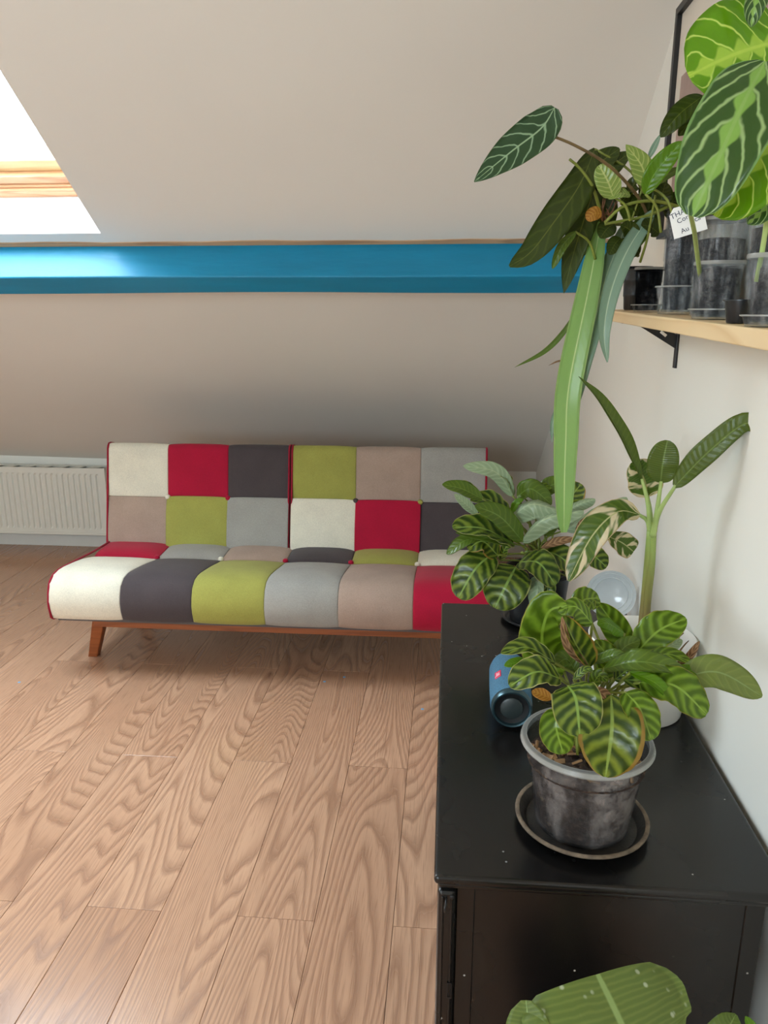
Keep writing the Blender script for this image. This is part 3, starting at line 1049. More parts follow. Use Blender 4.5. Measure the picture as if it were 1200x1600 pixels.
for xx in (-3.4, -2.4):
    box('wall_bracket', xx, xx + .03, RYB, YB - .0005, RZ0 + .05, RZ1 - .05, 'radiator', rad)
lathe('valve', (RX0 + .03, (RYF + RYB) / 2, 0.0), [(.007, 0), (.007, .09), (.016, .09), (.016, RZ0 - .0)], 'radiator', rad, 14)

# ------------------------------------------------------------------ chest of drawers
ZT = 0.651
DX0, DX1, DY0, DY1 = -0.006, 0.532, 1.0, 2.153
dr = thing('chest_of_drawers', ((DX0 + DX1) / 2, (DY0 + DY1) / 2, 0), 'black painted wooden chest of drawers with worn edges against the right wall', 'chest of drawers')
bevel(box('top_board', DX0, DX1, DY0, DY1, ZT - .016, ZT, 'dresser', dr), .007, 4)
bevel(box('moulding', DX0 + .006, DX1 - .004, DY0 + .009, DY1 - .009, ZT - .030, ZT - .0163, 'dresser', dr), .006, 3)
bx0, bx1, by0, by1, bzt = 0.030, 0.505, 1.022, 2.130, ZT - .0303
# end panels, recessed between stiles
for (ya, yb, s) in ((by0, by0 + .018, -1), (by1 - .018, by1, 1)):
    ep = box('end_panel', bx0 + .003, bx1 - .03, ya + .004 * (s < 0), yb - .004 * (s > 0), .05, bzt, 'dresser', dr)
    box('stile', bx0, bx0 + .030, ya + .002, yb - .002, 0, bzt - .0002, 'dresser', ep, .002)
    box('stile', bx1 - .030, bx1, ya + .002, yb - .002, 0, bzt - .0002, 'dresser', ep, .002)
    box('rail', bx0 + .040, bx1 - .040, ya - .001, yb + .001, .05, .11, 'dresser', ep, .002)
box('back_panel', bx1 - .008, bx1 - .002, by0 + .02, by1 - .02, .05, bzt, 'dresser', dr)
box('bottom_board', bx0 + .01, bx1 - .01, by0 + .02, by1 - .02, .05, .066, 'dresser', dr)
# front: grooved face post that the picture shows end-on, and drawers towards the room
fr = box('face_post', 0.0, 0.0295, 1.006, 1.05, 0, bzt, 'dresser', dr, .007)
for xx in (0.0065, 0.0205):
    box('bead', xx, xx + .004, 1.0035, 1.0075, .02, bzt - .01, 'dresser', fr, .0015)
box('face_post', 0.0, 0.0295, by1 - .04, by1 + .004, 0, bzt, 'dresser', dr, .003)
sc_ = tube('hook_screw', [(0.014, 1.005, .606), (0.0135, 0.998, .604), (0.012, .9935, .600), (0.0125, .9935, .592)], .0022, .0018, 'black', fr, 8, 12)
lathe('screw', (0.0225, 1.0055, .611), [(0, .003), (.002, .0028), (.0036, .0012), (.0036, -.001)], 'black', fr, 12, axis=(0, -1, 0))
bxs = boxes('keyhole_plate', [(0.0185, 0.020, 1.0025, 1.0065, .418, .444), (0.0245, .026, 1.0025, 1.0065, .418, .444), (0.0185, .026, 1.0025, 1.0065, .444, .4465), (0.0185, .026, 1.0025, 1.0065, .4155, .418)], 'black', fr)
dz = (bzt - .07) / 3
for r in range(3):
    for (ya, yb) in ((1.054, 1.569), (1.575, by1 - .044)):
        z0 = .07 + dz * r + .003
        d = box('drawer', 0.006, 0.34, ya, yb, z0, z0 + dz - .006, 'dresser', dr, .003)

# ------------------------------------------------------------------ things on the chest
def pot_shell(name, c, rb, rt, h, mat, parent, t=.002, rim=0.006, rimh=.012, n=48):
    prof = [(0, 0), (rb - .004, 0), (rb, .004), (rt - rim * .3, h - rimh), (rt + rim * .55, h - rimh), (rt + rim, h - rimh * .5), (rt + rim * .7, h),
            (rt - .001, h), (rt - t - .001, h - rimh), (rb - t, .006), (0, .003)]
    return lathe(name, c, prof, mat, parent, n)

def saucer(c, r0, r1, h, mat, label, group=None):
    c = Vector(c)
    o = thing('saucer', c, label, 'saucer', group)
    lathe('dish', c, [(0, 0), (r0 - .004, 0), (r0, .002), (r1, h - .002), (r1 + .003, h), (r1 + .001, h + .002), (r1 - .004, h), (r0 - .002, .004), (0, .0035)], mat, o, 48)
    lathe('rim', c, [(r1 + .0005, h), (r1 + .0042, h - .001), (r1 + .0046, h + .0018), (r1 + .001, h + .003), (r1 - .0025, h + .0018), (r1 + .0005, h)], 'saucer_rim' if mat == 'saucer' else mat, o, 48)
    return o

# portable speaker lying on its side, round end towards the viewer
spc = Vector((0.146, 1.445, ZT))
sp = thing('portable_speaker', spc, 'blue cylindrical portable speaker lying between the two striped plants', 'speaker')
sax = Vector((0.035, 1, 0)).normalized()
RS = 0.044
cen = spc + Vector((0, 0, RS + .0015))
lathe('mesh_body', cen, [(RS - .003, .012), (RS, .018), (RS + .001, .09), (RS, .175), (RS - .004, .192), (RS - .014, .203), (0, .206)], 'speaker', sp, 48, axis=sax)
lathe('end_ring', cen, [(RS - .009, .006), (RS - .0075, -.001), (RS - .004, -.002), (RS - .0012, .004), (RS - .001, .0135), (RS - .012, .0135), (RS - .009, .006)], 'speaker_ring', sp, 48, axis=sax)
lathe('end_rubber', cen, [(0, .008), (.024, .008), (RS - .0085, .0055), (RS - .0085, .0125), (0, .0125)], 'speaker_dark', sp, 40, axis=sax)
lathe('passive_disc', cen, [(0, .0015), (.020, .002), (.0235, .004), (.0235, .0085), (0, .0085)], 'speaker_disc', sp, 36, axis=sax)
box('foot_strip', spc.x - .012, spc.x + .018, spc.y + .03, spc.y + .17, ZT, ZT + .004, 'speaker_dark', sp, .001)
# emblem on the upper left of the mesh
ang = math.radians(38)
sr = sax.cross(Vector((0, 0, 1))).normalized()      # towards +X
rad_dir = (Vector((0, 0, 1)) * math.cos(ang) - sr * math.sin(ang)).normalized()
tang = sax.cross(rad_dir).normalized()
ec = cen + sax * 0.085 + rad_dir * (RS + .0012)
em = obox('emblem', ec, sax, tang, rad_dir, (-.014, .014), (-.008, .008), (-.001, .0006), 'emblem', sp, .0008)
text_mesh('emblem_letters', 'JBL', ec + rad_dir * .0008, sax, tang, .013, 'emblem_text', em)

# saucers and the standing dish
ZS = 0.0045
fp = Vector((0.242, 1.151, ZT))
saucer(fp, .094, .107, .017, 'saucer', 'worn black saucer under the clear pot of the nearest striped plant')
rp = Vector((0.262, 2.045, ZT))
saucer(rp, .084, .094, .012, 'blackpot', 'black saucer under the dark pot at the far end of the chest')
dish_c = Vector((0.474, 2.085, ZT + .069))
dax = Vector((-0.18, -1, 0.16)).normalized()
ds = thing('glass_dish', (0.474, 2.085, ZT), 'pale round glass dish standing on edge against the wall', 'dish')
lathe('dish_body', dish_c, [(0, .002), (.030, .002), (.034, .004), (.050, .006), (.066, .014), (.068, .0145), (.0685, .012), (.052, .002), (.034, -.002), (0, -.003)], 'plate', ds, 56, axis=dax)
lathe('ring_ridge', dish_c, [(.044, .0048), (.046, .0074), (.048, .0056)], 'plate', ds, 56, axis=dax)
lathe('ring_ridge', dish_c, [(.057, .0085), (.059, .012), (.061, .0108)], 'plate', ds, 56, axis=dax)

# ------------------------------------------------------------------ shelf and bracket
SHX0 = 0.388
def shelf_z(Y):
    return 1.477 + (Y - 0.99) * 0.0238
sh = thing('wall_shelf', (SHX0 + .08, 1.25, shelf_z(1.25) - .025), 'pale pine wall shelf crowded with plant pots', 'shelf')
ya, yb = 0.55, 2.06
V = []
for z_ in (-.025, 0):
    V += [(SHX0, ya, shelf_z(ya) + z_), (XW - .0005, ya, shelf_z(ya) + z_), (XW - .0005, yb, shelf_z(yb) + z_), (SHX0, yb, shelf_z(yb) + z_)]
bevel(obj('board', V, BOXF, 'shelf', sh), .002)
BY = 1.917
zb = shelf_z(BY) - .0255
br = thing('shelf_bracket', (XW, BY, zb - .11), 'black steel bracket under the far end of the pine shelf', 'bracket')
box('wall_plate', XW - .006, XW - .0003, BY - .009, BY + .009, zb - .108, zb, 'black', br, .001)
box('top_plate', XW - .135, XW - .006, BY - .009, BY + .009, zb - .004, zb - .0003, 'black', br, .001)
# diagonal web with a slot
P = [Vector((XW - .105, 0, zb - .003)), Vector((XW - .045, 0, zb - .003)), Vector((XW - .006, 0, zb - .030)), Vector((XW - .006, 0, zb - .062))]
cm = (P[0] + P[1] + P[2] + P[3]) / 4 + Vector((.004, 0, -.003))
dd = Vector((.8, 0, -.6))
nn = Vector((.6, 0, .8))
Q = [cm - dd * .009 - nn * .0035, cm - dd * .009 + nn * .0035, cm + dd * .009 + nn * .0035, cm + dd * .009 - nn * .0035]
Vv, Ff = [], []
for yy in (BY - .0015, BY + .0015):
    Vv += [Vector((p.x, yy, p.z)) for p in P + Q]
for k in range(4):
    a, b = k, (k + 1) % 4
    Ff += [(a, b, 4 + b, 4 + a), (8 + a, 12 + a, 12 + b, 8 + b), (a, 8 + a, 8 + b, b), (4 + a, 4 + b, 12 + b, 12 + a)]
web = obj('web', Vv, Ff, 'black', br)
fix_normals(web)

# ------------------------------------------------------------------ framed picture on the right wall
PY0, PY1, PZ0, PZ1 = 1.30, 2.123, 1.676, 2.198
pf = thing('framed_picture', (XW, (PY0 + PY1) / 2, PZ0), 'black framed picture with a wide cream mat hanging above the shelf', 'picture')
fw = .017
for (a, b, c, d) in ((PY0, PY1, PZ0, PZ0 + fw), (PY0, PY1, PZ1 - fw, PZ1), (PY0, PY0 + fw, PZ0 + fw, PZ1 - fw), (PY1 - fw, PY1, PZ0 + fw, PZ1 - fw)):
    box('frame_bar', XW - .022, XW - .0005, a, b, c, d, 'frame', pf, .001)
mb = box('mat_board', XW - .010, XW - .002, PY0 + fw, PY1 - fw, PZ0 + fw, PZ1 - fw, 'mat_board', pf)
box('print', XW - .0108, XW - .0101, PY0 + .1, PY1 - .060, PZ0 + .03, PZ0 + .36, 'print', mb)
# ------------------------------------------------------------------ plants
PROF = {'ell': (.55, .60), 'ov': (.42, .80), 'lance': (.75, .95), 'strap': (.40, .62), 'blunt': (.50, .22), 'round': (.42, .45), 'obl': (.38, .40), 'strapx': (.38, .36), 'cut': (.4, 0)}
def width_at(kind, s):
    if kind == 'cut':
        return max(s, 0) ** .4 * (1 - max(0, s) ** 22 * .35)
    a, b = PROF[kind]
    sm = a / (a + b)
    return (max(s, 0) ** a * max(1 - s, 0) ** b) / (sm ** a * (1 - sm) ** b)

def face_vec(p, f):
    c = (C_P - p).normalized()
    return (c * f[0] + Vector((0, 0, 1)) * f[1] + C_R * f[2]).normalized()

class Plant:
    def __init__(self, name, loc, label, cat='potted plant', crown=None, spread=.02, group=None):
        self.o = thing(name, loc, label, cat, group)
        self.crown = Vector(crown) if crown is not None else Vector(loc)
        self.spread = spread
        self.wf = 1.0
    def stalk(self, base, r=.0022, mat='petiole', start=None, bow=.55):
        a = start if start is not None else self.crown + Vector((RND.uniform(-1, 1), RND.uniform(-1, 1), 0)) * self.spread
        a, b = Vector(a), Vector(base)
        m = Vector((a.x + (b.x - a.x) * .35, a.y + (b.y - a.y) * .35, a.z + (b.z - a.z) * (.5 + bow * .3)))
        if (b - a).length < 1e-4:
            return None
        return tube('stalk', [a, m, b], r * 1.25, r, mat, self.o, 7, 9)
    def leaf(self, kind, pts, wpx, face=(1, .5, 0), fold=.22, prof='ell', arch=.06, stalk=True, start=None, curl=0.0, ruff=.06,
             r=.0022, smat='petiole', n=26, m=8, quilt=None, label=None, twist=0.0):
        P = [at(*p) for p in pts]
        L = sum((P[i + 1] - P[i]).length for i in range(len(P) - 1))
        mid0 = P[len(P) // 2]
        N0 = face_vec(mid0, face)
        if len(P) == 2:
            P = [P[0], (P[0] + P[1]) / 2 + N0 * (arch * L), P[1]]
        dep = (mid0 - C_P).dot(C_F)
        W = wpx * self.wf * dep / FPX / 2
        S = spline(P, n)
        V, F, UV, MI = [], [], [], []
        top, bot = [], []
        ph = RND.uniform(0, 6.28)
        if quilt is None:
            quilt = .05 if kind.startswith('zebra') else .0
        for i, p in enumerate(S):
            t = (S[min(i + 1, n)] - S[max(i - 1, 0)]).normalized()
            s = i / n
            N = N0 - t * N0.dot(t)
            if N.length < 1e-3:
                N = t.orthogonal()
            N.normalize()
            if twist:
                N = Matrix.Rotation(twist * (s - .5), 3, t) @ N
            side = t.cross(N).normalized()
            ws = W * max(width_at(prof, min(max(s, .004), .996)), .015)
            for j in range(m + 1):
                q = 2 * j / m - 1
                a = abs(q)
                h = math.sin(fold) * a * ws + curl * ws * a * a
                x = math.cos(fold) * q * ws * (1 - .25 * abs(curl) * a)
                h += ruff * ws * a * a * math.sin(s * 15 + ph + (1.3 if q > 0 else 0))
                h += quilt * ws * min(1, a * 3) * math.sin(6.283 * (5.5 * s - 1.3 * a ** 1.25) + .8)
                top.append(p + side * x + N * h)
                bot.append(p + side * x + N * (h - .0008))
                UV.append((q * .5 + .5, s))
        V = top + bot
        UV = UV + UV
        k = m + 1
        nb = len(top)
        for i in range(n):
            for j in range(m):
                a, b, c, d = i * k + j, i * k + j + 1, (i + 1) * k + j + 1, (i + 1) * k + j
                F.append((a, b, c, d))
                MI.append(0)
                F.append((nb + a, nb + d, nb + c, nb + b))
                MI.append(1)
        for i in range(n):
            for j in (0, m):
                a, d = i * k + j, (i + 1) * k + j
                F.append((a, d, nb + d, nb + a))
                MI.append(0)
        o = obj('leaf', V, F, None, self.o, smooth=True, uvs=UV, mats=list(LM[kind]), midx=MI)
        if label:
            o['label'] = label
        if stalk:
            self.stalk(P[0] + (P[1] - P[0]) * .02, r, smat, start)
        return o

def soil(plant, c, r, z, mat='soil', chips=0, name='soil'):
    """uneven soil surface with a body below it down to the pot floor"""
    c = Vector(c)
    V, F = [], []
    n, rings = 28, 7
    V.append((c.x, c.y, z + .004))
    for i in range(1, rings + 1):
        for k in range(n):
            a = 2 * math.pi * k / n
            rr = r * i / rings
            V.append((c.x + rr * math.cos(a), c.y + rr * math.sin(a), z + (RND.uniform(-.004, .004) if i < rings else -.002)))
    for k in range(n):
        F.append((0, 1 + k, 1 + (k + 1) % n))
    for i in range(rings - 1):
        for k in range(n):
            a = 1 + i * n + k
            b = 1 + i * n + (k + 1) % n
            F.append((a, a + n, b + n, b))
    o = obj(name, V, F, mat, plant.o, smooth=True)
    fix_normals(o)
    if chips:
        Vc, Fc = [], []
        for q in range(chips):
            a, rr = RND.uniform(0, 6.28), r * math.sqrt(RND.uniform(.05, .86))
            p = Vector((c.x + rr * math.cos(a), c.y + rr * math.sin(a), z + RND.uniform(.001, .006)))
            ax = Vector((RND.uniform(-1, 1), RND.uniform(-1, 1), RND.uniform(-.4, .4))).normalized()
            ay = ax.orthogonal().normalized()
            az = ax.cross(ay)
            l, w, h = RND.uniform(.004, .010), RND.uniform(.0015, .004), RND.uniform(.001, .0025)
            b0 = len(Vc)
            Vc += [p + ax * x + ay * y + az * zz for (x, y, zz) in boxv(-l, l, -w, w, -h, h)]
            Fc += [tuple(i + b0 for i in f) for f in BOXF]
        ch = obj('bark_chips', Vc, Fc, 'bark', plant.o)
        fix_normals(ch)
        ch['kind'] = 'stuff'
    return o

def soil_body(plant, c, rb, rt, h, mat):
    return lathe('soil_body', c, [(0, .004), (rb - .004, .005), (rt - .004, h), (0, h)], mat, plant.o, 36)

ZF = ZT + .0042
# ---- nearest striped plant
fb0 = Vector((0.242, 1.151, ZF))
A = Plant('zebra_plant', fb0, 'lime striped zebra plant in a dusty clear pot, nearest on the black chest', crown=(0.252, 1.165, .79), spread=.03)
A.wf = 1.2
pot_shell('pot', fb0, .078, .099, .160, 'clear', A.o, rim=.008, rimh=.010)
lathe('pot_rim', fb0, [(.0985, .1602), (.1070, .159), (.1090, .153), (.1070, .1495), (.0985, .1495)], 'clear_rim', A.o, 56)
soil_body(A, fb0, .0765, .095, .118, 'soil')
soil(A, fb0, .0965, ZF + .121, 'soil', 70)
up = (.55, .8, 0)
fc = (1, .35, 0)
A.leaf('zebra', [(868, 1036, 1.13), (825, 1012, 1.12), (783, 1021, 1.10)], 30, (.6, .9, 0), .35)
A.leaf('yellow', [(862, 1092, 1.06), (831, 1080, 1.07)], 17, (.8, .6, 0), .2, smat='petiole_brown')
A.leaf('bright', [(825, 1033, 1.11), (788, 1040, 1.10)], 15, (.7, .7, 0), .2)
A.leaf('zebra', [(874, 1060, 1.10), (838, 1050, 1.08), (796, 1072, 1.07)], 46, (.75, .75, -.1), .25, 'round')
A.leaf('zebra_lime', [(882, 1050, 1.19), (848, 1010, 1.19), (856, 958, 1.17), (886, 946, 1.15)], 74, (1, .1, .3), .2, 'round', curl=.12, label='large bright translucent leaf')
A.leaf('zebra_lime', [(926, 975, 1.16), (900, 948, 1.15), (872, 955, 1.15)], 34, (.8, .7, 0), -.25, 'ell')
A.leaf('zebra_lime', [(918, 956, 1.22), (912, 938, 1.23), (936, 934, 1.25)], 34, (1, .3, 0), .1, 'round')
A.leaf('zebra', [(882, 938, 1.24), (866, 940, 1.24), (850, 946, 1.23)], 16, (.6, .8, 0), .2)
A.leaf('zebra_dry', [(922, 1042, 1.14), (898, 1004, 1.12), (880, 962, 1.12)], 40, (1, .2, .4), .55, 'ell', curl=.3)
A.leaf('dry', [(918, 1040, 1.13), (888, 1010, 1.11), (878, 964, 1.11)], 13, (1, .2, 0), .3, stalk=False)
A.leaf('zebra_lime', [(984, 1020, 1.24), (962, 980, 1.25), (935, 942, 1.26)], 38, (1, .3, -.3), .3, 'ell', curl=.1)
A.leaf('bright', [(976, 990, 1.22), (950, 974, 1.20), (934, 976, 1.19)], 24, (.8, .7, 0), -.2)
A.leaf('zebra_lime', [(994, 1020, 1.20), (1030, 985, 1.21), (1072, 966, 1.22)], 50, (1, .55, -.2), .2, 'ell', label='striped leaf leaning over the white pot')
A.leaf('zebra_pale', [(1018, 1022, 1.22), (1045, 1010, 1.23), (1066, 1000, 1.24)], 20, (.9, .4, 0), .2)
A.leaf('green', [(944, 1044, 1.12), (1000, 1034, 1.08), (1072, 1048, 1.08)], 36, (.75, .75, 0), .3, 'ell')
A.leaf('green', [(928, 1034, 1.15), (960, 1024, 1.13), (985, 1030, 1.12)], 20, (.7, .7, 0), .3)
A.leaf('zebra_lime', [(1000, 1036, 1.18), (1040, 1022, 1.17), (1080, 1034, 1.15)], 22, (.6, .8, 0), .25)
A.leaf('dull', [(1052, 1064, 1.10), (1120, 1050, 1.09), (1191, 1088, 1.08)], 46, (1, .45, .1), .12, 'ell', label='long dull green leaf reaching to the right')
A.leaf('bright', [(1036, 1060, 1.10), (1070, 1048, 1.10), (1102, 1050, 1.10)], 17, (.8, .6, 0), .2)
A.leaf('zebra_lime', [(1000, 1066, 1.08), (1055, 1072, 1.05), (1104, 1116, 1.04)], 56, (.9, .6, .15), .15, 'round')
A.leaf('zebra', [(975, 1062, 1.11), (1020, 1066, 1.09), (1058, 1092, 1.08)], 34, (.8, .7, 0), .25)
A.leaf('bright', [(984, 1050, 1.07), (1025, 1068, 1.05), (1058, 1102, 1.04)], 20, (.8, .6, .3), .35)
A.leaf('zebra_lime', [(978, 1082, 1.06), (1000, 1108, 1.03), (1018, 1156, 1.02)], 44, (1, .45, .1), .2, 'round')
A.leaf('zebra', [(888, 1072, 1.06), (900, 1094, 1.025), (906, 1150, 1.015)], 66, (1, .5, 0), .2, 'round')
A.leaf('zebra_lime', [(874, 1108, 1.06), (869, 1135, 1.045), (880, 1178, 1.045)], 46, (1, .45, -.2), .3, 'ell')
A.leaf('zebra_dry', [(955, 1086, 1.06), (956, 1140, 1.015), (946, 1214, 1.01)], 84, (1, .45, 0), .18, 'ell', label='broad striped leaf with yellow scorched edges hanging over the rim')
A.leaf('zebra', [(896, 1062, 1.10), (915, 1046, 1.10), (927, 1050, 1.10)], 12, (.8, .6, 0), .3)
A.leaf('dry', [(908, 1086, 1.07), (935, 1082, 1.06), (958, 1092, 1.06)], 16, (1, .3, 0), .4, stalk=False, ruff=.2)
A.leaf('dry', [(1052, 1044, 1.18), (1074, 1030, 1.17), (1093, 1002, 1.17)], 12, (1, .3, 0), .5, ruff=.2, stalk=False)
A.leaf('dry', [(945, 1140, 1.07), (930, 1172, 1.06), (938, 1205, 1.06)], 16, (1, .3, 0), .5, stalk=False, ruff=.2)
A.leaf('zebra_lime', [(940, 1060, 1.17), (950, 1030, 1.17), (930, 1000, 1.18)], 34, (1, .4, -.2), .25, 'ell')
A.leaf('zebra', [(960, 1062, 1.15), (985, 1046, 1.14), (1000, 1060, 1.13)], 26, (.9, .6, .1), .25)
A.leaf('green', [(900, 1050, 1.16), (885, 1030, 1.16), (866, 1042, 1.14)], 26, (.9, .5, -.1), .25)
A.leaf('green', [(960, 1040, 1.18), (975, 1012, 1.19), (1000, 1000, 1.20)], 26, (1, .4, .1), .3)
A.leaf('zebra_lime', [(925, 1072, 1.12), (936, 1056, 1.12), (950, 1064, 1.11)], 20, (1, .4, 0), .3)
for k in range(9):
    A.stalk(A.crown + Vector((RND.uniform(-.05, .05), RND.uniform(-.04, .04), RND.uniform(.05, .09))), .0028, 'petiole' if k % 3 else 'petiole_brown')

# ---- far striped plant
rb0 = Vector((0.262, 2.045, ZF))
B = Plant('zebra_plant', rb0, 'dark green striped zebra plant in a black pot at the far end of the chest', crown=(0.262, 2.04, .80), spread=.035)
B.wf = 1.12
pot_shell('pot', rb0, .074, .088, .150, 'blackpot', B.o, rim=.005, rimh=.012)
lathe('pot_rim', rb0, [(.0885, .1505), (.094, .149), (.0945, .140), (.0885, .138)], 'smoke', B.o, 48)
soil(B, rb0, .083, ZF + .128, 'soil_dark', 25)
bY = 2.03
B.leaf('zebra_pale', [(801, 775, 2.0), (775, 738, 1.98), (724, 728, 1.97)], 24, (.9, .35, -.2), .2, 'ell')
B.leaf('zebra', [(802, 776, 2.01), (788, 748, 2.0), (768, 736, 2.0)], 24, (.4, .9, .3), .5)
B.leaf('green', [(754, 780, 1.95), (722, 764, 1.94), (691, 757, 1.93)], 24, (.8, .6, 0), .3)
B.leaf('zebra', [(752, 776, 1.97), (730, 758, 1.97), (705, 754, 1.96)], 14, (.4, .9, 0), .3)
B.leaf('zebra_pale', [(746, 804, 1.93), (728, 788, 1.92), (710, 772, 1.91)], 15, (1, .3, 0), .3)
B.leaf('zebra', [(798, 812, 1.98), (765, 782, 1.97), (735, 782, 1.96)], 34, (.55, .85, 0), .35)
B.leaf('green', [(816, 845, 1.95), (782, 808, 1.92), (742, 790, 1.90)], 34, (.95, .4, .1), .25)
B.leaf('zebra', [(802, 850, 1.95), (755, 826, 1.90), (707, 824, 1.88)], 46, (.65, .8, 0), .3, 'obl', label='dark banded leaf with a pale rolled edge')
B.leaf('green', [(804, 852, 1.94), (760, 840, 1.88), (712, 832, 1.87)], 15, (1, .3, 0), .4, stalk=False)
B.leaf('green', [(752, 838, 1.90), (724, 846, 1.88), (698, 866, 1.87)], 20, (.85, .6, 0), .25)
B.leaf('zebra_dry', [(778, 868, 1.92), (754, 846, 1.90), (731, 858, 1.89)], 36, (.9, .5, 0), .2, 'round')
B.leaf('zebra', [(768, 866, 1.92), (742, 890, 1.87), (716, 934, 1.865)], 52, (1, .3, -.15), .12, 'obl')
B.leaf('zebra', [(806, 886, 1.92), (792, 912, 1.86), (773, 950, 1.855)], 64, (1, .3, 0), .12, 'round')
B.leaf('zebra', [(812, 878, 1.93), (842, 880, 1.87), (868, 914, 1.865)], 44, (.9, .6, .1), .2, 'obl')
B.leaf('zebra_pale', [(838, 900, 1.93), (840, 920, 1.87), (837, 966, 1.87)], 26, (1, .2, -.4), .55)
B.leaf('zebra', [(848, 896, 1.94), (856, 918, 1.88), (842, 962, 1.88)], 22, (1, .2, .4), .4)
B.leaf('zebra_pale', [(795, 812, 1.98), (830, 788, 1.95), (873, 798, 1.94)], 40, (.85, .6, 0), -.5, 'obl', curl=-.3, label='pale rolled leaf showing its underside')
B.leaf('zebra_pale', [(814, 846, 1.96), (850, 812, 1.92), (912, 798, 1.92)], 32, (.85, .6, 0), -.5, 'obl', curl=-.35)
B.leaf('zebra_pale', [(884, 828, 1.98), (930, 802, 1.96), (980, 778, 1.96)], 32, (.9, .5, 0), -.5, 'obl', curl=-.3)
B.leaf('zebra_pale', [(878, 804, 2.02), (905, 788, 2.02), (930, 780, 2.02)], 20, (.9, .5, 0), -.4, 'obl', curl=-.3)
B.leaf('zebra_dry', [(888, 800, 2.06), (892, 778, 2.06), (908, 756, 2.07)], 38, (1, .2, -.2), .25, 'round')
B.leaf('green', [(842, 774, 2.06), (862, 758, 2.06), (882, 754, 2.07)], 26, (1, .4, 0), .2, 'round')
B.leaf('zebra_lime', [(832, 778, 2.05), (842, 762, 2.05), (862, 762, 2.05)], 18, (.5, .8, 0), .2)
B.leaf('green', [(808, 776, 2.02), (830, 764, 2.0), (862, 788, 2.0)], 30, (.9, .5, 0), .2)
B.leaf('bright', [(811, 770, 2.03), (816, 760, 2.03), (824, 751, 2.03)], 13, (1, .3, 0), .3)
B.leaf('bright', [(800, 800, 2.0), (808, 786, 1.99), (818, 780, 1.99)], 12, (.8, .6, 0), .4)
B.leaf('zebra', [(904, 876, 1.98), (925, 868, 1.97), (948, 886, 1.97)], 32, (1, .4, 0), .15, 'round')
B.leaf('zebra', [(840, 862, 1.95), (868, 866, 1.93), (898, 888, 1.92)], 38, (.9, .6, 0), .2, 'obl')
B.leaf('zebra', [(884, 900, 1.93), (898, 888, 1.92), (908, 890, 1.92)], 20, (1, .3, 0), .2, 'round')
B.leaf('dry', [(845, 856, 1.94), (875, 846, 1.92), (905, 842, 1.92)], 15, (.8, .6, 0), .3, 'lance')
B.leaf('dry', [(905, 838, 1.96), (915, 822, 1.95), (930, 812, 1.95)], 22, (1, .3, 0), .2, ruff=.1)
B.leaf('zebra', [(820, 862, 1.98), (838, 874, 1.95), (844, 888, 1.95)], 14, (1, .4, 0), .5)
B.leaf('green', [(850, 835, 2.02), (868, 812, 2.0), (884, 828, 2.0)], 30, (.8, .6, 0), .2)
B.leaf('zebra', [(782, 876, 1.96), (790, 856, 1.94), (800, 852, 1.94)], 14, (1, .4, 0), .3)
for k in range(12):
    B.stalk(B.crown + Vector((RND.uniform(-.07, .07), RND.uniform(-.06, .05), RND.uniform(.05, .11))), .0032, 'petiole' if k % 3 else 'petiole_brown')

# ---- young banana plant in the white pot
wb = Vector((0.428, 1.560, ZT))
Cn = Plant('banana_plant', wb, 'young variegated banana plant with a tall bare stem in a white pot', crown=at(1018, 828, 1.56))
lathe('pot', wb, [(0, 0), (.090, 0), (.094, .004), (.1105, .158), (.1125, .170), (.1105, .1725), (.1085, .170), (.106, .156), (.092, .008), (0, .006)], 'whitepot', Cn.o, 56)
lathe('pot_band', wb, [(.1068, .140), (.1105, .140), (.1118, .146), (.1120, .150), (.1085, .150)], 'whitepot', Cn.o, 56)
soil(Cn, wb, .1015, ZT + .118, 'soil', 60)
soil_body(Cn, wb, .091, .1015, .112, 'soil')
stem_b = Vector((at(1004, 985, 1.56).x, 1.56, ZT + .115))
tube('stem', [stem_b, at(1008, 950, 1.56), at(1014, 880, 1.56), at(1018, 828, 1.56)], .0120, .0095, 'banana_stem', Cn.o, 14, 16)
tube('stem_sheath', [stem_b + Vector((.006, -.004, 0)), at(1012, 940, 1.55), at(1019, 880, 1.55), at(1022, 815, 1.55)], .0085, .0055, 'banana_stem', Cn.o, 12, 14)
def bleaf(kind, pet, pts, w, **kw):
    P = [at(*p) for p in pet]
    tube('stalk', P, .0062, .0034, 'petiole_pale', Cn.o, 9, 12)
    return Cn.leaf(kind, pts, w, stalk=False, **kw)
bleaf('banana', [(1016, 835, 1.56), (1013, 790, 1.55), (1003, 748, 1.55)], [(1003, 750, 1.55), (975, 690, 1.54), (940, 630, 1.53), (904, 588, 1.52)], 30, face=(.9, .3, .5), fold=.75, prof='lance', n=22, label='long folded leaf arching to the left')
bleaf('banana_var', [(1018, 835, 1.57), (1016, 800, 1.57), (1012, 775, 1.57)], [(1012, 776, 1.57), (1006, 748, 1.56), (988, 722, 1.55)], 56, face=(1, .2, 0), fold=.2, prof='round', label='small leaf striped with cream')
bleaf('banana', [(1022, 830, 1.55), (1028, 790, 1.54), (1033, 752, 1.54)], [(1032, 754, 1.54), (1036, 722, 1.53), (1043, 688, 1.53)], 48, face=(1, .2, 0), fold=.15, prof='round', label='small upright leaf')
bleaf('banana', [(1020, 838, 1.55), (1030, 800, 1.53), (1056, 758, 1.50)], [(1054, 760, 1.50), (1105, 708, 1.47), (1160, 664, 1.44), (1186, 668, 1.42), (1189, 706, 1.42)], 44, face=(.9, .45, -.3), fold=.3, prof='strap', n=24, label='long leaf reaching right with a drooping tip')
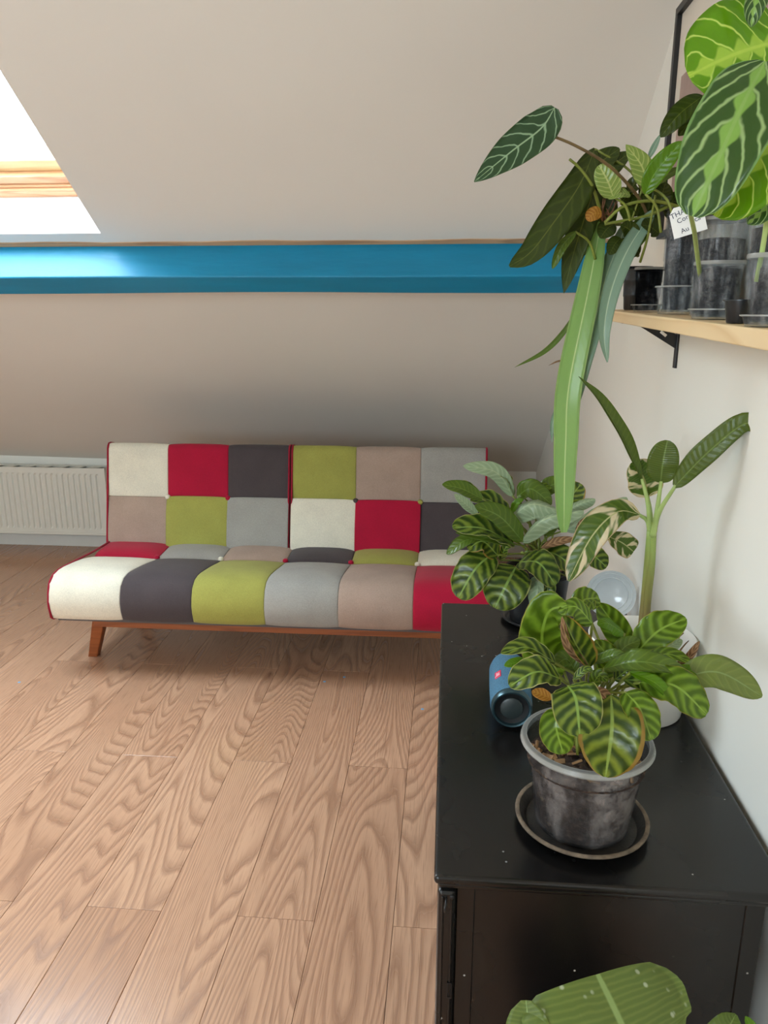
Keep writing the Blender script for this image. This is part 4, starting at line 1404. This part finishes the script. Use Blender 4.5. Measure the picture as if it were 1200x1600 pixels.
bleaf('banana_var', [(1016, 842, 1.56), (1012, 815, 1.56), (998, 804, 1.55)], [(1000, 804, 1.55), (965, 800, 1.53), (925, 838, 1.51), (888, 908, 1.50)], 54, face=(.9, .5, -.3), fold=.2, prof='ell', n=22, label='drooping cream variegated leaf with a brown tip')
Cn.leaf('banana_var', [(950, 838, 1.57), (972, 848, 1.57), (990, 862, 1.57)], 38, (1, .3, .1), .1, 'blunt', stalk=False, ruff=.1)
for q in ((1058, 1000, 1.53), (1052, 1018, 1.49), (1066, 1012, 1.53)):
    p = at(*q)
    tube('dry_sheath', [Vector((p.x - .02, p.y, ZT + .12)), p, p + Vector((.015, .01, .012))], .003, .001, 'petiole_brown', Cn.o, 6, 6)
# ------------------------------------------------------------------ pots and plants on the shelf
def on_shelf(X, Y):
    return Vector((X, Y, shelf_z(Y) + .0008))
def shelf_pot(name, c, rb, rt, h, label, mat='clear_jar', soil_m='soil_dark', fill=.8, group=None, rings=2, cat='plant pot', plant=None):
    """see-through nursery pot with its soil"""
    o = plant.o if plant else thing(name, c, label, cat, group)
    prof = [(0, 0), (rb - .002, 0), (rb, .003)]
    for k in range(1, rings + 1):
        hh = h * k / (rings + 1.0)
        r = rb + (rt - rb) * hh / h
        prof += [(r, hh - .003), (r + .0014, hh), (r + .0012, hh + .003)]
    prof += [(rt, h - .008), (rt + .003, h - .007), (rt + .0035, h - .001), (rt + .001, h), (rt - .001, h - .001), (rb - .0015, .004), (0, .003)]
    lathe('pot' if plant else 'shell', c, prof, mat, o, 36)
    lathe('rim', c, [(rt - .0005, h + .0002), (rt + .0034, h + .0004), (rt + .0040, h - .003), (rt + .0030, h - .0055), (rt - .0005, h - .005)], 'clear_rim' if mat != 'blackpot' else 'smoke', o, 36)
    rf = rb + (rt - rb) * fill
    lathe('soil', c, [(0, .004), (rb - .003, .005), (rf - .003, h * fill), (rf * .6, h * fill + .003), (0, h * fill + .002)], soil_m, o, 28)
    return o
def shelf_saucer(c, r, h, mat, label):
    c = Vector(c)
    o = thing('saucer', c, label, 'saucer')
    lathe('dish', c, [(0, 0), (r - .004, 0), (r, h - .002), (r + .003, h), (r + .0015, h + .0015), (r - .001, h), (r - .005, .0022), (0, .002)], mat, o, 36)
    lathe('rim', c, [(r, h), (r + .0035, h - .0005), (r + .0035, h + .0015), (r, h + .002)], 'clear_rim', o, 36)
UPZ = Vector((0, 0, 1))
# far pair
g1 = on_shelf(.448, 1.965)
shelf_pot('nursery_pot', g1, .026, .032, .10, 'small black pot at the far end of the shelf', 'blackpot', fill=.9)
g2 = on_shelf(.440, 1.815)
shelf_saucer(g2, .031, .014, 'clear_jar', 'clear saucer under the small dark pot, farthest on the shelf')
D = Plant('strap_leaf_plant', g2 + UPZ * .0025, 'plant with very long pale strap leaves hanging from a small dark pot on the shelf', 'potted plant', crown=at(1000, 400, 1.815), spread=.010)
shelf_pot('nursery_pot', g2 + UPZ * .0025, .024, .029, .092, None, 'smoke', fill=.88, plant=D)
# tall jar in a clear cup
g3 = on_shelf(.455, 1.640)
cup = thing('plastic_cup', g3, 'short clear plastic cup holding the tall dark jar', 'cup')
lathe('rim', g3, [(.0395, .0542), (.0430, .0544), (.0436, .0515), (.0395, .0512)], 'clear_rim', cup, 36)
lathe('shell', g3, [(0, 0), (.033, 0), (.034, .003), (.0405, .052), (.0425, .052), (.0425, .054), (.0395, .054), (.033, .004), (0, .003)], 'clear_jar', cup, 36)
g3b = g3 + UPZ * .0035
E_ = Plant('velvet_leaf_plant', g3b, 'plant with dark lobed leaves and one white veined leaf growing in the tall jar', 'potted plant', crown=at(1018, 350, 1.64), spread=.012)
shelf_pot('tall_jar', g3b, .0285, .0330, .200, None, 'clear_jar', fill=.93, rings=3, plant=E_)
# jar behind the tag
g4 = on_shelf(.494, 1.53)
H_ = Plant('foliage_cuttings', g4, 'wide clear jar of small mixed green leaves with a white tag stuck in it', 'potted plant', crown=at(1050, 365, 1.53), spread=.03)
shelf_pot('plastic_jar', g4, .042, .046, .172, None, 'clear_jar', fill=.78, rings=3, plant=H_)
# clear pot on saucer in front
g5 = on_shelf(.437, 1.345)
shelf_saucer(g5, .039, .015, 'clear_jar', 'clear saucer under the pot with the pale stalk')
G2 = Plant('prayer_plant', g5 + UPZ * .0025, 'clear pot with one pale stalk carrying the big dark veined leaf', 'potted plant', crown=g5 + UPZ * .08)
shelf_pot('nursery_pot', g5 + UPZ * .0025, .029, .037, .088, None, 'clear_jar', fill=.86, plant=G2)
# big container
g6 = on_shelf(.488, 1.235)
shelf_pot('plastic_container', g6, .042, .047, .155, 'tall clear container with condensation at the right end of the shelf', 'clear_jar', fill=.86, rings=2)
# little black cup
g7 = on_shelf(.416, 1.175)
o7 = thing('black_cup', g7, 'little black plastic cup between two clear pots on the shelf', 'cup')
lathe('shell', g7, [(0, 0), (.0155, 0), (.0165, .002), (.0205, .031), (.0235, .031), (.0235, .0328), (.019, .0328), (.0155, .004), (0, .003)], 'blackpot', o7, 32)
# nearest pot
g8 = on_shelf(.420, 1.068)
shelf_saucer(g8, .0355, .0135, 'clear_jar', 'clear saucer under the nearest pot on the shelf')
G_ = Plant('prayer_plant', g8 + UPZ * .0025, 'lime green prayer plant in the nearest clear pot at the right edge of the shelf', 'potted plant', crown=g8 + UPZ * .08, spread=.008)
shelf_pot('nursery_pot', g8 + UPZ * .0025, .0285, .0345, .088, None, 'clear_jar', fill=.80, plant=G_)

# tag with handwriting
tc = at(1072, 340, 1.475)
tg_ = thing('plant_tag', tc - Vector((0, 0, .04)), 'white plant tag with handwriting stuck in the wide jar', 'tag')
tx = Vector((1, -.22, .30)).normalized()
tn_ = Vector((-.2, -1, .1)).normalized()
ty = tn_.cross(tx).normalized() * -1
if ty.z < 0:
    ty = -ty
V = []
outline = [(-.026, -.030), (.030, -.030), (.030, .008), (.020, .022), (-.017, .022), (-.026, .012)]
for dz_ in (0, -.0008):
    V += [tc + tx * a + ty * b + tn_ * dz_ for a, b in outline]
n_ = len(outline)
F = [tuple(range(n_)), tuple(range(2 * n_ - 1, n_ - 1, -1))] + [(k, (k + 1) % n_, n_ + (k + 1) % n_, n_ + k) for k in range(n_)]
tb = obj('tag_plate', V, F, 'label', tg_)
fix_normals(tb)
for txt, a, b, sz in (('THA', -.012, .010, .013), ('Cor', -.006, -.001, .012), ('tica', .014, -.008, .012), ('Au', -.006, -.020, .012)):
    text_mesh('handwriting', txt, tc + tx * a + ty * b + tn_ * .0006, tx + ty * .18, ty, sz, 'ink', tb, .0001)

# ---- plant with long hanging strap leaves and lance leaves (far pot)
D.leaf('strap_lime', [(939, 347, 1.66), (919, 455, 1.60), (889, 602, 1.58), (884, 690, 1.58), (882, 750, 1.58), (881, 832, 1.58)], 40, (1, .15, .1), .18, 'strapx', n=44, start=at(1004, 345, 1.78), r=.003, ruff=.05, label='very long pale green strap leaf')
D.leaf('strap_blue', [(980, 348, 1.70), (950, 424, 1.64), (933, 486, 1.62), (914, 564, 1.60), (900, 640, 1.60)], 31, (1, .2, .2), .3, 'strap', n=30, r=.003)
D.leaf('strap_blue', [(1020, 330, 1.60), (980, 392, 1.57), (955, 455, 1.55), (944, 517, 1.54), (949, 566, 1.54)], 30, (1, .2, .1), .35, 'strap', n=28, r=.003)
D.leaf('strap_blue', [(893, 600, 1.70), (876, 632, 1.70), (864, 660, 1.70), (862, 692, 1.70)], 10, (1, .2, 0), .3, 'lance', stalk=False)
D.leaf('green', [(905, 480, 1.68), (880, 520, 1.68), (850, 550, 1.68), (804, 574, 1.68)], 9, (1, .4, 0), .3, 'lance', start=at(990, 350, 1.79))
D.leaf('dry', [(888, 566, 1.64), (874, 564, 1.64), (857, 571, 1.64)], 3, (1, .4, 0), .3, 'lance', stalk=False)

# ---- velvet-leaf plant in the tall jar
tube('stalk', [at(1015, 350, 1.63), at(1000, 312, 1.58), at(955, 262, 1.52), at(900, 228, 1.48), at(846, 206, 1.46)], .0034, .0022, 'petiole_brown', E_.o, 8, 24)
E_.leaf('crystal', [(867, 168, 1.46), (846, 200, 1.455), (800, 236, 1.44), (741, 284, 1.42)], 60, (1, .35, .1), .15, 'ov', stalk=False, n=22, label='white veined velvet leaf on a long stalk')
E_.leaf('dark', [(930, 232, 1.60), (905, 290, 1.57), (862, 352, 1.54), (828, 395, 1.53), (796, 416, 1.52)], 54, (1, .2, .15), .2, 'ell', n=24, label='long dark lobed leaf')
E_.leaf('dark', [(905, 305, 1.59), (930, 262, 1.60), (968, 232, 1.61)], 38, (1, .2, .1), .2, 'ell', stalk=False)
E_.leaf('dark', [(925, 300, 1.60), (955, 262, 1.61), (984, 238, 1.62)], 30, (1, .2, .1), .2, 'ell', stalk=False)
E_.leaf('dark', [(930, 290, 1.66), (912, 345, 1.64), (895, 400, 1.63), (881, 458, 1.62)], 44, (1, .15, -.1), .2, 'ov', n=20)
E_.leaf('dark', [(945, 300, 1.68), (935, 350, 1.68), (910, 400, 1.68)], 50, (1, .2, 0), .2, 'ov')
E_.leaf('green', [(900, 362, 1.58), (878, 385, 1.57), (863, 420, 1.57)], 17, (1, .3, .3), .35, 'ell', start=at(930, 405, 1.62))
tube('stalk', [at(938, 330, 1.60), at(925, 290, 1.57), at(905, 262, 1.56), at(890, 249, 1.55)], .0032, .0024, 'petiole', E_.o, 8, 14)
Vr = []
rt = None
for k in range(10):
    a = at(946 + RND.uniform(-6, 8), 342 + RND.uniform(-8, 6), 1.60)
    b = at(950 + RND.uniform(-16, 18), 320 + RND.uniform(-14, 14), 1.60 + RND.uniform(-.02, .02))
    tube('aerial_root', [a, (a + b) / 2 + Vector((RND.uniform(-.006, .006), 0, RND.uniform(-.004, .006))), b], .0016, .0009, 'roots', E_.o, 5, 5)
E_.leaf('yellow', [(940, 334, 1.57), (928, 334, 1.565), (917, 344, 1.565)], 22, (1, .3, 0), .1, 'round', stalk=False, label='small round yellow leaf')
E_.stalk(at(945, 350, 1.585), .0028, 'petiole', at(1045, 322, 1.60), .2)
tube('stalk', [at(1072, 326, 1.60), at(1020, 314, 1.58), at(975, 322, 1.57), at(945, 348, 1.57)], .0034, .0028, 'petiole', E_.o, 8, 14)

# ---- small leafy cuttings in the wide jar
H_.leaf('maranta_small', [(958, 308, 1.55), (950, 284, 1.54), (936, 258, 1.54)], 38, (1, .3, 0), .15, 'round', label='pale netted leaf', start=at(985, 345, 1.56))
H_.leaf('maranta_small', [(985, 305, 1.56), (968, 302, 1.55), (950, 310, 1.55)], 20, (.8, .6, 0), .2, stalk=False)
H_.leaf('maranta_small', [(1012, 290, 1.55), (1002, 258, 1.54), (978, 226, 1.53)], 34, (1, .3, -.2), .2, 'ov', label='pale lined leaf')
H_.leaf('bright', [(1008, 304, 1.50), (1025, 268, 1.49), (1066, 221, 1.48)], 34, (1, .3, .2), .2, 'ell', label='bright green pointed leaf')
H_.leaf('green', [(1015, 292, 1.53), (1045, 272, 1.53), (1070, 262, 1.53)], 18, (.9, .5, 0), .3, 'lance', stalk=False)
H_.leaf('strap_blue', [(1012, 250, 1.60), (1022, 230, 1.60), (1033, 208, 1.60)], 10, (1, .2, 0), .3, 'lance', stalk=False)
for (a, b, w, kd) in (((1020, 320), (1000, 290), 30, 'dark'), ((1000, 335), (975, 312), 30, 'dark'), ((1030, 330), (1040, 285), 34, 'dark'), ((985, 350), (968, 330), 28, 'green'),
                      ((1040, 335), (1062, 300), 22, 'dark'), ((1015, 345), (1005, 310), 30, 'green'), ((985, 320), (965, 300), 26, 'zebra'), ((1030, 350), (1000, 340), 24, 'dark'),
                      ((1045, 342), (1054, 318), 20, 'dark'), ((995, 372), (970, 352), 26, 'dark'), ((1000, 395), (962, 385), 30, 'dark'), ((1022, 345), (985, 372), 30, 'green'),
                      ((970, 372), (952, 398), 24, 'dark'), ((1010, 365), (985, 392), 20, 'green'), ((985, 300), (998, 280), 22, 'dark'), ((1012, 330), (985, 318), 34, 'dark'), ((1035, 312), (1020, 280), 30, 'green'), ((960, 350), (938, 372), 30, 'dark'), ((1030, 365), (1002, 352), 30, 'dark')):
    yy = 1.63 + RND.uniform(-.04, .04)
    H_.leaf(kd, [(a[0], a[1], yy), ((a[0] + b[0]) / 2, (a[1] + b[1]) / 2 - 4, yy - .01), (b[0], b[1], yy - .02)], w, (1, RND.uniform(.1, .6), RND.uniform(-.3, .3)), .2, 'ell', stalk=False)
for (p, q, r) in (((1000, 410, 1.60), (1012, 370, 1.58), (1024, 305, 1.55)), ((962, 420, 1.62), (985, 350, 1.60), (1005, 290, 1.58))):
    tube('stalk', [at(*p), at(*q), at(*r)], .0026, .002, 'petiole', H_.o, 7, 8)

# ---- prayer plant in the nearest pots
G_.leaf('maranta_lime', [(1222, 62, 1.03), (1150, 84, 1.00), (1076, 118, .985)], 160, (1, .25, -.1), .12, 'obl', n=22, m=10, label='large lime green leaf with yellow veins')
G2.leaf('maranta', [(1196, 96, .98), (1160, 165, .95), (1122, 250, .94), (1082, 338, .94)], 128, (1, .2, -.2), .22, 'obl', n=24, m=10, stalk=False, label='large dark leaf with pale curved veins')
G_.leaf('maranta_lime', [(1225, 190, 1.02), (1175, 260, 1.00), (1118, 338, .99)], 120, (1, .2, .1), .2, 'obl', n=20, m=10)
G_.leaf('dark', [(1098, 150, 1.06), (1062, 178, 1.05), (1032, 214, 1.05)], 34, (1, .3, .2), .25, 'ell', start=at(1190, 180, 1.05))
G_.leaf('dark', [(1120, 150, 1.08), (1092, 175, 1.08), (1060, 212, 1.08)], 30, (1, .3, .2), .25, 'ell', start=at(1190, 180, 1.06))
G_.leaf('maranta', [(1196, -30, 1.0), (1180, 5, .99), (1174, 42, .99)], 36, (1, .2, .2), .3, 'ell', start=at(1200, -20, 1.01))
G_.leaf('dry', [(1160, -30, 1.02), (1155, -5, 1.02), (1150, 16, 1.02)], 18, (1, .2, .2), .3, 'ell', start=at(1200, -25, 1.03))
G_.leaf('maranta', [(1215, 300, 1.03), (1190, 330, 1.02), (1168, 350, 1.02)], 40, (1, .2, .2), .3, 'ell')
tube('stalk', [at(1094, 432, 1.345), at(1086, 370, 1.25), at(1079, 300, 1.10), at(1120, 180, 1.02), at(1196, 97, .985)], .0036, .0028, 'petiole_pale', G2.o, 8, 24)
tube('stalk', [at(1182, 440, 1.06), at(1196, 360, 1.05), at(1205, 250, 1.03), at(1222, 62, 1.03)], .0034, .0028, 'petiole_pale', G_.o, 8, 14)

# ------------------------------------------------------------------ plant on the floor in front of the chest
pb = Vector((0.265, 0.74, 0))
K_ = Plant('banana_plant', pb, 'broad dusty banana leaves rising in front of the black chest at the bottom edge', 'potted plant', crown=pb + UPZ * .30, spread=.02)
lathe('pot', pb, [(0, 0), (.085, 0), (.09, .004), (.115, .215), (.122, .217), (.122, .23), (.113, .23), (.110, .21), (.088, .006), (0, .006)], 'blackpot', K_.o, 40)
soil(K_, pb, .106, .195, 'soil_dark')
tube('stem', [pb + UPZ * .19, pb + UPZ * .30, pb + Vector((.0, .01, .40))], .020, .013, 'banana_stem', K_.o, 12, 10)
K_.leaf('banana_dusty', [(1090, 1880, .74), (1010, 1690, .78), (970, 1598, .82), (934, 1522, .87)], 345, (.75, .75, .42), .10, 'cut', curl=-.22, n=26, m=12, r=.006, label='broad dusty leaf with a pale midrib', ruff=.01)
K_.leaf('banana_dusty', [(846, 1760, .78), (832, 1660, .79), (822, 1563, .82)], 92, (.8, .6, -.2), .2, 'obl', n=16, r=.005)
K_.leaf('banana', [(1080, 1700, .84), (1130, 1620, .86), (1150, 1585, .88)], 60, (.8, .5, .3), .2, 'ell', n=16, r=.005)
K_.leaf('bright', [(1180, 1640, .84), (1176, 1612, .86), (1165, 1588, .87)], 22, (.8, .5, .3), .2, 'ell', n=12, r=.003)
